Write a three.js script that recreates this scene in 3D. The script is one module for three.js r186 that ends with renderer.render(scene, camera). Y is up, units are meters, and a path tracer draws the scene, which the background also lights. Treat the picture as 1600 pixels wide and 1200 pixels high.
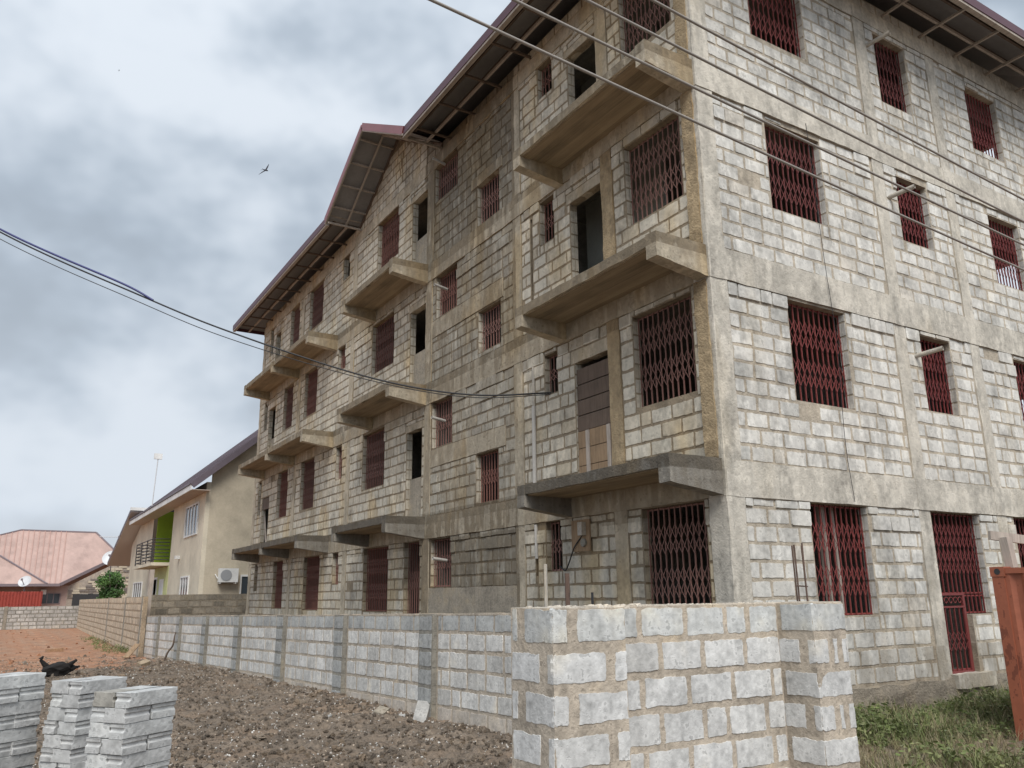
import * as THREE from 'three';
import { ImprovedNoise } from 'three/addons/math/ImprovedNoise.js';
import { mergeGeometries } from 'three/addons/utils/BufferGeometryUtils.js';

// ------------------------------------------------------------------ camera, sky, sun, exposure
const EYE = 1.85;                                    // eye height above the yard
const scene = new THREE.Scene();
const camera = new THREE.PerspectiveCamera(50.393, 4 / 3, 0.1, 2000);
camera.position.set(-8.44, EYE, 8.107);
camera.rotation.order = 'YXZ';
camera.rotation.set(14.549 * Math.PI / 180, -31.549 * Math.PI / 180, -0.6265 * Math.PI / 180);
const EXPO = 2.15;
const renderer = new THREE.WebGLRenderer({ antialias: true });
renderer.setSize(1024, 768);
renderer.toneMapping = THREE.LinearToneMapping;
renderer.toneMappingExposure = EXPO;
renderer.shadowMap.enabled = true;
const sun = new THREE.DirectionalLight(new THREE.Color(1.0, 0.96, 0.9), 1.5);
sun.position.set(-10, 30, 16);
sun.target.position.set(0, 0, -6); scene.add(sun.target);
sun.castShadow = true; sun.shadow.radius = 60;
Object.assign(sun.shadow.camera, { left: -45, right: 45, top: 45, bottom: -45, near: 1, far: 160 });
sun.shadow.mapSize.set(2048, 2048);
scene.add(sun);

// ------------------------------------------------------------------ small helpers
function rng(seed) { let a = seed >>> 0; return () => { a = (a + 0x6D2B79F5) | 0; let t = Math.imul(a ^ (a >>> 15), 1 | a); t = (t + Math.imul(t ^ (t >>> 7), 61 | t)) ^ t; return ((t ^ (t >>> 14)) >>> 0) / 4294967296; }; }
const rnd = rng(20240611);
const rr = (a, b) => a + (b - a) * rnd();
const clamp = (x, a = 0, b = 1) => Math.min(b, Math.max(a, x));
const sstep = (a, b, x) => { const t = clamp((x - a) / (b - a)); return t * t * (3 - 2 * t); };
const lerp = (a, b, t) => a + (b - a) * t;
const perlin = new ImprovedNoise();
const n3 = (x, y, z) => perlin.noise(x + 31.7, y + 17.3, z + 5.1);
// lattice noise that repeats with period (px, py)
const LAT = new Float32Array(65536); { const r = rng(7); for (let i = 0; i < 65536; i++) LAT[i] = r(); }
function vn(x, y, px, py, seed = 0) {
  const xi = Math.floor(x), yi = Math.floor(y), fx = x - xi, fy = y - yi;
  const u = fx * fx * (3 - 2 * fx), v = fy * fy * (3 - 2 * fy);
  const x0 = ((xi % px) + px) % px, x1 = (x0 + 1) % px, y0 = ((yi % py) + py) % py, y1 = (y0 + 1) % py;
  const h = (a, b) => LAT[(a * 1619 + b * 31337 + seed * 6971) & 65535];
  return lerp(lerp(h(x0, y0), h(x1, y0), u), lerp(h(x0, y1), h(x1, y1), u), v);
}
function fbm(x, y, px, py, oct, seed = 0) { let s = 0, a = 0.5, t = 0; for (let i = 0; i < oct; i++) { s += a * vn(x, y, px, py, seed + i * 13); t += a; a *= 0.55; x *= 2; y *= 2; px *= 2; py *= 2; } return s / t; }
const enc = (v) => { v = clamp(v); return Math.round(255 * (v <= 0.0031308 ? 12.92 * v : 1.055 * Math.pow(v, 1 / 2.4) - 0.055)); };
function makeTex(w, h, f, srgb = true, metresU = 1, metresV = metresU) {
  const d = new Uint8Array(w * h * 4), c = [0, 0, 0];
  for (let j = 0; j < h; j++) for (let i = 0; i < w; i++) { f(i / w, j / h, c, i, j); const k = (j * w + i) * 4; for (let q = 0; q < 3; q++) d[k + q] = srgb ? enc(c[q]) : Math.round(255 * clamp(c[q])); d[k + 3] = 255; }
  const t = new THREE.DataTexture(d, w, h, THREE.RGBAFormat);
  t.wrapS = t.wrapT = THREE.RepeatWrapping; t.magFilter = THREE.LinearFilter; t.minFilter = THREE.LinearMipmapLinearFilter; t.generateMipmaps = true;
  if (srgb) t.colorSpace = THREE.SRGBColorSpace;
  t.repeat.set(1 / metresU, 1 / metresV); t.needsUpdate = true;
  return t;
}

// ------------------------------------------------------------------ sky (air and clouds only)
{
  const W = 2048, H = 1024, d = new Float32Array(W * H * 4);
  const sd = sun.position.clone().sub(sun.target.position).normalize();
  const f2 = (x, y, o, s) => { let v = 0, a = 0.5, t = 0; for (let i = 0; i < o; i++) { v += a * vn(x, y, 512, 512, s + i * 7); t += a; a *= 0.52; x = x * 2.03 + 5.1; y = y * 2.03 + 1.7; } return v / t; };
  for (let j = 0; j < H; j++) {
    const el = ((j + 0.5) / H - 0.5) * Math.PI, y = Math.sin(el), r = Math.cos(el);
    for (let i = 0; i < W; i++) {
      const az = ((i + 0.5) / W - 0.5) * 2 * Math.PI, x = Math.cos(az) * r, z = Math.sin(az) * r;
      const yy = Math.max(y, 0);
      const X = x * 2.1, Y = y * 3.0, Z = z * 2.1, f3 = (q, o, s) => { let v = 0, a = 0.5, t = 0; for (let n = 0; n < o; n++) { v += a * perlin.noise(X * q + s, Y * q + 3 * s, Z * q - s); t += a; a *= 0.55; q *= 2.07; s += 7.3; } return v / t; };
      const wrp = f3(0.8, 2, 4.4) * 0.5;
      const big = f3(0.62 + 0.0 * wrp, 2, 1.3 + wrp), mid = f3(1.7, 5, 9.1 + wrp * 1.4);
      let c = clamp(0.50 + big * 0.85 + mid * 1.6 - 0.30 * sstep(0.25, 0.75, y));      // thin (1) to thick (0) cloud
      const hz = Math.exp(-yy * 4.2);
      c = lerp(sstep(0.0, 1.0, c + 0.06), 0.85, 0.55 * hz);
      const lit = 0.5 + 0.5 * (x * sd.x + y * sd.y + z * sd.z);
      const L = lerp(0.40, 0.75, c) * lerp(1, 1.08, hz) * lerp(1.0, 1.6, lit * lit);
      const blue = lerp(0.17, 0.07, Math.max(c * 0.85, hz));
      const o = (j * W + i) * 4;
      const dn = y < 0 ? sstep(0, -0.1, y) : 0;
      d[o] = L * (1 - blue) / EXPO * lerp(1, 0.5, dn); d[o + 1] = L * (1 - blue * 0.1) / EXPO * lerp(1, 0.47, dn); d[o + 2] = L * (1 + blue * 1.0) / EXPO * lerp(1, 0.42, dn); d[o + 3] = 1;
    }
  }
  const t = new THREE.DataTexture(d, W, H, THREE.RGBAFormat, THREE.FloatType);
  t.mapping = THREE.EquirectangularReflectionMapping; t.magFilter = THREE.LinearFilter; t.minFilter = THREE.LinearFilter; t.wrapS = THREE.RepeatWrapping; t.needsUpdate = true;
  scene.background = t; scene.environment = t;
}

// ------------------------------------------------------------------ textures (grain, weathering, relief)
// every weather map is a multiplier: material colour x grain x stains
function weather(u, v, c, o, tan = 1) {          // u, v in metres
  const P = 4096;
  const big = fbm(u * 0.45, v * 0.45, P, P, 4, 3), med = fbm(u * 2.6, v * 2.6, P, P, 4, 21), fine = fbm(u * 17, v * 17, P, P, 3, 41);
  const strk = fbm(u * 9, v * 0.9, P, P, 3, 57);
  let m = 0.76 + (big - 0.5) * 0.3 + (med - 0.5) * 0.5 + (fine - 0.5) * 0.44 + (strk - 0.5) * 0.3;
  m += 0.16 * sstep(0.52, 0.68, fbm(u * 7 + 11, v * 3.2, P, P, 3, 133)) * (0.6 + 0.8 * fine);
  // dark mould with ragged outline
  const st = o ? o(u, v) : 0;
  let s = st > 0 ? sstep(0.62 - 0.32 * st, 0.74 - 0.22 * st, med * 0.38 + big * 0.27 + strk * 0.35 + (fine - 0.5) * 0.18 + 0.06) * Math.min(1, st * 1.4) : 0;
  // ochre wash-out streaks
  const och = tan * sstep(0.52, 0.75, fbm(u * 1.3 + 40, v * 0.5, P, P, 4, 77));
  const pit = fine > 0.74 ? 0.72 : 1;
  m *= pit;
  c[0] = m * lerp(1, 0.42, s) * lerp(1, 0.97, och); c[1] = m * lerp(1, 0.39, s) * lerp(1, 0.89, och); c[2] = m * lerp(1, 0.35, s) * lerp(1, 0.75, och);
}
const stainA = (u, v) => {              // section 2 of the long side is blackened, as in the photograph
  let s = 0.12;
  const y = v - EYE;
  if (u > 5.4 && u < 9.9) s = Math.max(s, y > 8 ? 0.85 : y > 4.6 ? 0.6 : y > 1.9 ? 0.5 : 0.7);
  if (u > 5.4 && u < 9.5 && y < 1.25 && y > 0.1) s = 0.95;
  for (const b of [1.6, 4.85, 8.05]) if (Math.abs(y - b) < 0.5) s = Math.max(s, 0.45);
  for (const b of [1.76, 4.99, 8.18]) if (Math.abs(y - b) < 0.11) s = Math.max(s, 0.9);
  return s;
};
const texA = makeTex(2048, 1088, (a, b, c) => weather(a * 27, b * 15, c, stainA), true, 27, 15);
const texB = makeTex(1024, 1088, (a, b, c) => weather(a * 13 + 300, b * 15, c, (u, v) => (v < 1.0 ? 0.5 : 0.1), 0.35), true, 13, 15);
const texT = makeTex(1024, 1024, (a, b, c) => {
  const P = 8; const big = fbm(a * 4, b * 4, 4, 4, 4, 3), med = fbm(a * 16, b * 16, 16, 16, 4, 9), fine = fbm(a * 90, b * 90, 90, 90, 3, 15), st = fbm(a * 64, b * 6, 64, 6, 3, 33);
  let m = 0.80 + (big - 0.5) * 0.3 + (med - 0.5) * 0.4 + (fine - 0.5) * 0.5 + (st - 0.5) * 0.26; if (fine > 0.74) m *= 0.66;
  const och = sstep(0.5, 0.72, big * 0.5 + med * 0.5);
  c[0] = m; c[1] = m * lerp(1, 0.95, och); c[2] = m * lerp(1, 0.86, och);
}, true, 4);
const texSoft = makeTex(512, 512, (a, b, c) => { const m = 0.86 + (fbm(a * 5, b * 5, 5, 5, 5, 61) - 0.5) * 0.4 + (fbm(a * 60, b * 60, 60, 60, 2, 71) - 0.5) * 0.12; c[0] = c[1] = c[2] = m; }, true, 3);
const texBump = makeTex(512, 512, (a, b, c) => { const f = fbm(a * 40, b * 40, 40, 40, 4, 5), g = fbm(a * 9, b * 9, 9, 9, 3, 8); c[0] = c[1] = c[2] = clamp(f * 0.65 + g * 0.5 - 0.08) * (f > 0.72 ? 0.6 : 1); }, false, 0.9);
const texSoil = makeTex(1024, 1024, (a, b, c) => {
  const g = fbm(a * 10, b * 10, 10, 10, 5, 19), f = fbm(a * 120, b * 120, 120, 120, 3, 29), k = vn(a * 150, b * 150, 150, 150, 91);
  let m = 0.76 + (g - 0.5) * 0.6 + (f - 0.5) * 0.55; c[0] = m; c[1] = m * 0.985; c[2] = m * 0.96; if (k > 0.93) { c[0] += 0.25; c[1] += 0.25; c[2] += 0.25; }
}, true, 3.1);
const texSoilBump = makeTex(512, 512, (a, b, c) => { c[0] = c[1] = c[2] = clamp(fbm(a * 14, b * 14, 14, 14, 5, 63) * 1.5 - 0.25); }, false, 1.3);
const texWood = makeTex(256, 512, (a, b, c) => { const g = fbm(a * 26 + fbm(a * 3, b * 3, 3, 3, 2, 4) * 3, b * 2, 64, 2, 4, 12), k = fbm(a * 4, b * 5, 4, 5, 3, 44); const m = 0.55 + g * 0.45 + (k - 0.5) * 0.35; c[0] = m; c[1] = m * 0.98; c[2] = m * 0.95; }, true, 0.5, 1);
const texBoardShade = makeTex(512, 256, (a, b, c) => { // formwork stain and painted underside shade: boards 0.15 m wide, grain along the slab
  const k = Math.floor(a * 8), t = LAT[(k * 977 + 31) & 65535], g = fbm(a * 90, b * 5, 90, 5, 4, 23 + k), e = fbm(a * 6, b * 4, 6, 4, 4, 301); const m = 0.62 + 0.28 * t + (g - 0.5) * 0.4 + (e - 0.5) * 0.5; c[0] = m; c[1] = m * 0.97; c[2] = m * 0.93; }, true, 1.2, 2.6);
const texRust = makeTex(512, 512, (a, b, c) => { const g = fbm(a * 7, b * 5, 7, 5, 5, 91), k = fbm(a * 40, b * 26, 40, 26, 3, 17); const r = 0.8 * sstep(0.62, 0.70, g * 0.55 + k * 0.5), m = 0.92 + (k - 0.5) * 0.25; c[0] = m * lerp(1, 0.45, r); c[1] = m * lerp(1, 0.42, r); c[2] = m * lerp(1, 0.45, r); }, true, 1.6);

function M(rgb, rough = 0.95, o = {}) {
  const m = new THREE.MeshStandardMaterial({ roughness: rough, metalness: o.metal || 0 });
  m.color.setRGB(...rgb);
  if (o.map) m.map = o.map;
  if (o.bump) { m.bumpMap = o.bump; m.bumpScale = o.bs || 0.004; }
  if (o.vc) m.vertexColors = true;
  if (o.ds !== false) m.side = THREE.DoubleSide;
  return m;
}
const mat = {
  blockA: M([1, 1, 1], 0.95, { map: texA, bump: texBump, bs: 0.005, vc: true }),
  blockB: M([1, 1, 1], 0.95, { map: texB, bump: texBump, bs: 0.005, vc: true }),
  mortarA: M([0.33, 0.265, 0.185], 1, { map: texA, bump: texBump, bs: 0.014 }),
  mortarB: M([0.50, 0.435, 0.345], 1, { map: texB, bump: texBump, bs: 0.014 }),
  concA: M([0.55, 0.475, 0.36], 0.95, { map: texA, bump: texBump, bs: 0.010 }),
  concB: M([0.62, 0.575, 0.495], 0.95, { map: texB, bump: texBump, bs: 0.010 }),
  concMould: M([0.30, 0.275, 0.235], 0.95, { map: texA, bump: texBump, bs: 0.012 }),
  soffit: M([0.37, 0.295, 0.20], 0.95, { map: texBoardShade, bump: texBump, bs: 0.006 }),  // board stain, deepened to carry the shade under the balconies
  plaster: M([0.42, 0.425, 0.38], 0.95, { map: texSoft }),
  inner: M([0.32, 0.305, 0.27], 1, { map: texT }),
  wallBlock: M([1, 1, 1], 0.95, { map: texT, bump: texBump, bs: 0.005, vc: true }),
  wallMortar: M([0.54, 0.465, 0.375], 1, { map: texT, bump: texBump, bs: 0.010 }),
  brownMortar: M([0.42, 0.33, 0.23], 1, { map: texT, bump: texBump, bs: 0.012 }),
  postDark: M([0.30, 0.28, 0.24], 1, { map: texT, bump: texBump, bs: 0.010 }),
  render: M([0.36, 0.315, 0.25], 0.95, { map: texT, bump: texBump, bs: 0.010 }),
  concBrown: M([0.44, 0.335, 0.205], 1, { map: texA, bump: texBump, bs: 0.022 }),
  plinth: M([0.30, 0.26, 0.205], 1, { map: texT, bump: texBump, bs: 0.02 }),
  reds: [[0.21, 0.04, 0.038], [0.18, 0.045, 0.04], [0.235, 0.05, 0.044]].map((c) => M(c, 0.62, { map: texRust })),
  red: M([0.20, 0.04, 0.038], 0.62, { map: texSoft }),
  rustRed: [[0.30, 0.135, 0.105], [0.26, 0.13, 0.105], [0.31, 0.16, 0.13]].map((c) => M(c, 0.75, { map: texSoft })),
  maroon: M([0.095, 0.028, 0.04], 0.45, { map: texSoft }),
  roofRed: M([0.26, 0.07, 0.075], 0.4, { map: texSoft }),
  sheetUnder: M([0.27, 0.26, 0.26], 0.6, { map: texSoft }),
  timberPale: M([0.50, 0.44, 0.39], 0.9, { map: texWood }),
  timberDark: M([0.165, 0.12, 0.092], 0.9, { map: texWood }),
  timberTan: M([0.36, 0.25, 0.155], 0.9, { map: texWood }),
  pvc: M([0.55, 0.52, 0.475], 0.5, { map: texSoft }),
  pvcDirty: M([0.50, 0.46, 0.40], 0.7, { map: texT }),
  steel: M([0.12, 0.075, 0.055], 0.75, { map: texRust }),
  wire: M([0.30, 0.27, 0.24], 0.6, { metal: 0.2 }),
  cableBlue: M([0.045, 0.05, 0.17], 0.5), cableBlack: M([0.02, 0.02, 0.022], 0.6),
  container: M([0.34, 0.105, 0.055], 0.6, { map: texRust, bump: texBump, bs: 0.002 }),
  stackBlock: M([0.62, 0.63, 0.63], 0.95, { map: texT, bump: texBump, bs: 0.004 }),
};

// ------------------------------------------------------------------ mesh builder
class GB {
  constructor() { this.p = []; this.uv = null; this.c = null; }
  tri(a, b, c) { this.p.push(...a, ...b, ...c); }
  quad(a, b, c, d) { this.tri(a, b, c); this.tri(a, c, d); }
  hexa(q) { // q: 8 points, bottom 0..3 (ccw from above), top 4..7
    this.quad(q[3], q[2], q[1], q[0]); this.quad(q[4], q[5], q[6], q[7]);
    for (let i = 0; i < 4; i++) { const j = (i + 1) % 4; this.quad(q[i], q[j], q[j + 4], q[i + 4]); }
  }
  box(x0, x1, y0, y1, z0, z1) { this.hexa([[x0, y0, z1], [x1, y0, z1], [x1, y0, z0], [x0, y0, z0], [x0, y1, z1], [x1, y1, z1], [x1, y1, z0], [x0, y1, z0]]); return this; }
  beam(a, b, w, h, up = [0, 1, 0]) { // square-section bar from a to b
    const A = new THREE.Vector3(...a), B = new THREE.Vector3(...b), d = B.clone().sub(A).normalize();
    let U = new THREE.Vector3(...up); if (Math.abs(U.dot(d)) > 0.95) U.set(1, 0, 0);
    const S = new THREE.Vector3().crossVectors(d, U).normalize(); U = new THREE.Vector3().crossVectors(S, d).normalize();
    const q = (P, s, u) => P.clone().addScaledVector(S, s * w / 2).addScaledVector(U, u * h / 2).toArray();
    this.hexa([q(A, -1, -1), q(A, 1, -1), q(A, 1, 1), q(A, -1, 1), q(B, -1, -1), q(B, 1, -1), q(B, 1, 1), q(B, -1, 1)]); return this;
  }
  tube(a, b, r, seg = 10, hollow = false, r2 = r) {
    const A = new THREE.Vector3(...a), B = new THREE.Vector3(...b), d = B.clone().sub(A).normalize();
    const U = Math.abs(d.y) > 0.9 ? new THREE.Vector3(1, 0, 0) : new THREE.Vector3(0, 1, 0);
    const S = new THREE.Vector3().crossVectors(d, U).normalize(); U.crossVectors(S, d).normalize();
    const q = (P, k, R) => P.clone().addScaledVector(S, R * Math.cos(k / seg * 2 * Math.PI)).addScaledVector(U, R * Math.sin(k / seg * 2 * Math.PI)).toArray();
    for (let k = 0; k < seg; k++) {
      this.quad(q(A, k, r), q(A, k + 1, r), q(B, k + 1, r2), q(B, k, r2));
      if (hollow) { this.quad(q(B, k, r2), q(B, k + 1, r2), q(B, k + 1, r2 * 0.8), q(B, k, r2 * 0.8)); this.quad(q(B, k, r2 * 0.8), q(B, k + 1, r2 * 0.8), q(A, k + 1, r * 0.8), q(A, k, r * 0.8)); }
      else { this.tri(q(B, k, r2), q(B, k + 1, r2), B.toArray()); this.tri(q(A, k + 1, r), q(A, k, r), A.toArray()); }
    }
    return this;
  }
  geo() { const g = new THREE.BufferGeometry(); g.setAttribute('position', new THREE.Float32BufferAttribute(this.p, 3)); g.computeVertexNormals(); return boxUV(g); }
  mesh(name, m, parent) { return add(name, this.geo(), m, parent); }
}
function boxUV(g) { // uv in metres from the dominant axis; the long side (facing x) counts from the corner away
  const p = g.attributes.position, n = g.attributes.normal, uv = new Float32Array(p.count * 2);
  for (let i = 0; i < p.count; i++) {
    const ax = Math.abs(n.getX(i)), ay = Math.abs(n.getY(i)), az = Math.abs(n.getZ(i));
    if (ax >= ay && ax >= az) { uv[2 * i] = -p.getZ(i); uv[2 * i + 1] = p.getY(i); }
    else if (az >= ay) { uv[2 * i] = p.getX(i); uv[2 * i + 1] = p.getY(i); }
    else { uv[2 * i] = p.getX(i); uv[2 * i + 1] = p.getZ(i); }
  }
  g.setAttribute('uv', new THREE.BufferAttribute(uv, 2)); return g;
}
function add(name, g, m, parent = scene) { const o = new THREE.Mesh(g, m); o.name = name; o.castShadow = o.receiveShadow = true; parent.add(o); return o; }
const used = {};
function numbered(n) { const k = used[n] = (used[n] ?? -1) + 1; return k ? `${n}_${String(k).padStart(3, '0')}` : n; }
function tag(o, label, category, group) { o.userData.label = label; o.userData.category = category; if (group) o.userData.group = group; return o; }
function thing(name, label, category, group) { const o = new THREE.Group(); o.name = numbered(name); scene.add(o); return tag(o, label, category, group); }
function sub(name, parent) { const o = new THREE.Group(); o.name = name; parent.add(o); return o; }
function struct(o) { o.userData.kind = 'structure'; return o; }
function rough(x0, x1, y0, y1, z0, z1, cell = 0.16, amp = 0.008) { // cast concrete: a box whose faces and edges wander a little
  const w = x1 - x0, h = y1 - y0, d = z1 - z0, sg = (l) => Math.max(1, Math.min(60, Math.round(l / cell)));
  const g = new THREE.BoxGeometry(w, h, d, sg(w), sg(h), sg(d)); g.translate((x0 + x1) / 2, (y0 + y1) / 2, (z0 + z1) / 2);
  const p = g.attributes.position;
  for (let i = 0; i < p.count; i++) {
    const x = p.getX(i), y = p.getY(i), z = p.getZ(i);
    p.setXYZ(i, x + amp * (n3(x * 3, y * 3, z * 3) + 0.6 * n3(x * 11, y * 11, z * 11)), y + amp * (n3(x * 3 + 9, y * 3, z * 3) + 0.6 * n3(x * 11, y * 11 + 7, z * 11)), z + amp * (n3(x * 3, y * 3 + 9, z * 3) + 0.6 * n3(x * 11, y * 11, z * 11 + 7)));
  }
  g.computeVertexNormals(); return boxUV(g);
}
// ------------------------------------------------------------------ wall frames: (u along, v up, w out of the wall)
const FA = { P: (u, v, w) => [-w, v, -u], flip: true };
const FB = { P: (u, v, w) => [u, v, w], flip: false };
function wallFrame(o, d, n, slope = 0) { const cr = d[1] * 0; return { P: (u, v, w) => [o[0] + d[0] * u + n[0] * w, v + slope * u, o[1] + d[1] * u + n[1] * w], flip: (d[0] * n[1] - d[1] * n[0]) < 0 }; }
function boxF(gb, F, u0, u1, v0, v1, w0, w1) {
  const q = [F.P(u0, v0, w1), F.P(u1, v0, w1), F.P(u1, v0, w0), F.P(u0, v0, w0), F.P(u0, v1, w1), F.P(u1, v1, w1), F.P(u1, v1, w0), F.P(u0, v1, w0)];
  gb.hexa(F.flip ? [q[1], q[0], q[3], q[2], q[5], q[4], q[7], q[6]] : q);
}
function roughF(F, u0, u1, v0, v1, w0, w1, cell, amp) { // only for the two building sides
  return F === FA ? rough(-w1, -w0, v0, v1, -u1, -u0, cell, amp) : rough(u0, u1, v0, v1, w0, w1, cell, amp);
}
// one block face: wandering outline, chamfered edge, sunk into the mortar
function blockArrays(F, u0, u1, v0, v1, proud, jit, k, tint, out, w0 = 0) {
  const pts = [], nu = Math.max(1, Math.round((u1 - u0) / k)), nv = Math.max(1, Math.round((v1 - v0) / k));
  const cu = (u0 + u1) / 2, cv = (v0 + v1) / 2, cc = Math.min(0.02, (u1 - u0) * 0.15) * rr(0.3, 1.2);
  for (let i = 0; i <= nu; i++) pts.push([lerp(u0 + cc, u1 - cc, i / nu), v0]);
  for (let i = 0; i <= nv; i++) pts.push([u1, lerp(v0 + cc, v1 - cc, i / nv)]);
  for (let i = 0; i <= nu; i++) pts.push([lerp(u1 - cc, u0 + cc, i / nu), v1]);
  for (let i = 0; i <= nv; i++) pts.push([u0, lerp(v1 - cc, v0 + cc, i / nv)]);
  const sd = rnd() * 90, N = pts.length, ci = 0.006, til = rr(-0.004, 0.004), til2 = rr(-0.003, 0.003);
  const ring = (ins, w) => pts.map(([u, v], i) => { const du = Math.sign(cu - u) * (Math.abs(u - u0) < 1e-6 || Math.abs(u - u1) < 1e-6 ? 1 : 0.3), dv = Math.sign(cv - v) * (Math.abs(v - v0) < 1e-6 || Math.abs(v - v1) < 1e-6 ? 1 : 0.3); const j = pts[i][2] ?? (pts[i][2] = jit * clamp(0.45 + 0.9 * n3(u * 9, v * 9, sd) + 0.5 * n3(u * 31, v * 31, sd) + 0.25 * (rnd() - 0.5), -0.1, 1.6)); const uu = u + du * (ins + j), vv = v + dv * (ins + j); return [uu, vv, w0 + w + (uu - cu) * til * 4 * (w > 0) + (vv - cv) * til2 * 4 * (w > 0)]; });
  const r0 = ring(0, -0.02), r1 = ring(ci, proud), ctr = [cu, cv, w0 + proud + 0.002];
  const T = (a, b, c) => { for (const q of F.flip ? [a, c, b] : [a, b, c]) { out.p.push(...F.P(q[0], q[1], q[2])); out.uv.push(q[0], q[1]); out.c.push(...tint); } };
  for (let i = 0; i < N; i++) { const j = (i + 1) % N; T(r0[i], r0[j], r1[j]); T(r0[i], r1[j], r1[i]); T(r1[i], r1[j], ctr); }
}
function arraysGeo(o) { const g = new THREE.BufferGeometry(); g.setAttribute('position', new THREE.Float32BufferAttribute(o.p, 3)); g.setAttribute('uv', new THREE.Float32BufferAttribute(o.uv, 2)); g.setAttribute('color', new THREE.Float32BufferAttribute(o.c, 3)); g.computeVertexNormals(); return g; }
const newOut = () => ({ p: [], uv: [], c: [] });
function minus(r, h) { // rectangle r without hole h
  const [u0, u1, v0, v1] = r, [a0, a1, b0, b1] = h;
  if (a0 >= u1 || a1 <= u0 || b0 >= v1 || b1 <= v0) return [r];
  const res = [], x0 = Math.max(u0, a0), x1 = Math.min(u1, a1);
  if (a0 > u0) res.push([u0, a0, v0, v1]); if (a1 < u1) res.push([a1, u1, v0, v1]);
  if (b0 > v0) res.push([x0, x1, v0, b0]); if (b1 < v1) res.push([x0, x1, b1, v1]);
  return res;
}
// courses of blocks over a rectangle; returns [u0,u1,v0,v1] pieces with the joints left open
function courses(R, holes, o = {}) {
  const ch = o.ch || 0.25, bl = o.bl || 0.47, jt = o.joint || 0.026, out = [];
  let row = o.row || 0;
  for (let v = R[2]; v < R[3] - 0.09; v += ch, row++) {
    const vt = Math.min(v + ch, R[3]);
    let u = R[0] - (row % 2 ? bl * 0.5 : 0) - rr(0, 0.06);
    while (u < R[1]) {
      const l = bl * (rnd() < 0.06 ? 0.55 : rr(0.95, 1.05)); let ps = [[Math.max(u, R[0]), Math.min(u + l, R[1]), v, vt]]; u += l;
      for (const h of holes) ps = ps.flatMap((q) => minus(q, h));
      for (const q of ps) {
        const dj = rr(-0.006, 0.006), a = q[0] + jt / 2, b = q[1] - jt / 2, c = q[2] + jt / 2 + dj, d = q[3] - jt / 2 + dj * 0.5;
        if (b - a > 0.055 && d - c > 0.06) out.push([a, b, c, d]);
      }
    }
  }
  return out;
}
console.log('helpers ready');

// ------------------------------------------------------------------ ground
function groundH(x, z) {
  let y = 0.08 - 0.22 * sstep(12, 28, -z) + 0.10 * sstep(40, 70, -z);
  return y;
}
const earthMask = (x, z) => { // 1 = orange laterite, 0 = grey rubble soil
  const n = n3(x * 0.35, 0, z * 0.35) * 2.8 + n3(x * 1.3, 3, z * 1.3) * 1.3 + n3(x * 4, 9, z * 4) * 0.6;
  return sstep(-1.0, 1.0, (-z - 17.5) * 0.55 - Math.max(0, x + 6.0) * 0.95 + n);
};
function soilH(x, z) {
  const k = 1 - 0.75 * earthMask(x, z);
  const yard = sstep(-1.6, -2.6, x + z * 0.05) ; // soil west of the boundary wall is churned
  const a = 1 - Math.abs(n3(x * 1.7, 1, z * 1.7)), b = 1 - Math.abs(n3(x * 4.3, 2, z * 4.3)), c = n3(x * 7, 5, z * 7) + 0.9 * (0.5 - Math.abs(n3(x * 10.5, 7, z * 10.5)) * 1.8);
  return groundH(x, z) + (0.05 * n3(x * 0.5, 8, z * 0.5) + (a * a - 0.6) * 0.07 * k + (b * b - 0.55) * 0.065 * k + c * 0.036 * k) * (0.35 + 0.65 * yard);
}
{
  const axis = (lo, hi, step, far0, far1) => { const a = []; for (let v = lo; v <= hi + 1e-6; v += step) a.push(v); let s = step * 1.5, v = hi; while (v < far1) { v += s; s *= 1.25; a.push(v); } s = step * 1.5; v = lo; while (v > far0) { v -= s; s *= 1.25; a.unshift(v); } return a; };
  const xs = axis(-11.5, 3.0, 0.062, -600, 600), zs = axis(-28, 4.0, 0.062, -900, 120);
  const nx = xs.length, nz = zs.length, pos = new Float32Array(nx * nz * 3), col = new Float32Array(nx * nz * 3), uv = new Float32Array(nx * nz * 2), idx = [];
  for (let j = 0; j < nz; j++) for (let i = 0; i < nx; i++) {
    const x = xs[i], z = zs[j], k = j * nx + i;
    pos[3 * k] = x; pos[3 * k + 1] = soilH(x, z); pos[3 * k + 2] = z; uv[2 * k] = x; uv[2 * k + 1] = z;
    const e = earthMask(x, z), n = n3(x * 0.9, 4, z * 0.9), n2 = n3(x * 3.1, 6, z * 3.1);
    const grey = [0.225, 0.18, 0.14], brown = [0.275, 0.195, 0.135], orange = [0.47, 0.25, 0.15], pale = [0.46, 0.32, 0.23];
    const t = sstep(-0.1, 0.5, n + 0.4 * n2), s = sstep(-0.2, 0.6, n2 + n * 0.5);
    for (let q = 0; q < 3; q++) col[3 * k + q] = lerp(lerp(grey[q], brown[q], t * 0.5), lerp(orange[q], pale[q], s * 0.5), e);
  }
  for (let j = 0; j < nz - 1; j++) for (let i = 0; i < nx - 1; i++) { const a = j * nx + i; idx.push(a, a + nx, a + 1, a + 1, a + nx, a + nx + 1); }
  const g = new THREE.BufferGeometry();
  g.setAttribute('position', new THREE.BufferAttribute(pos, 3)); g.setAttribute('uv', new THREE.BufferAttribute(uv, 2)); g.setAttribute('color', new THREE.BufferAttribute(col, 3)); g.setIndex(idx); g.computeVertexNormals();
  struct(add('ground', g, M([1, 1, 1], 1, { map: texSoil, bump: texSoilBump, bs: 0.06, vc: true })));
}

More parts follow.
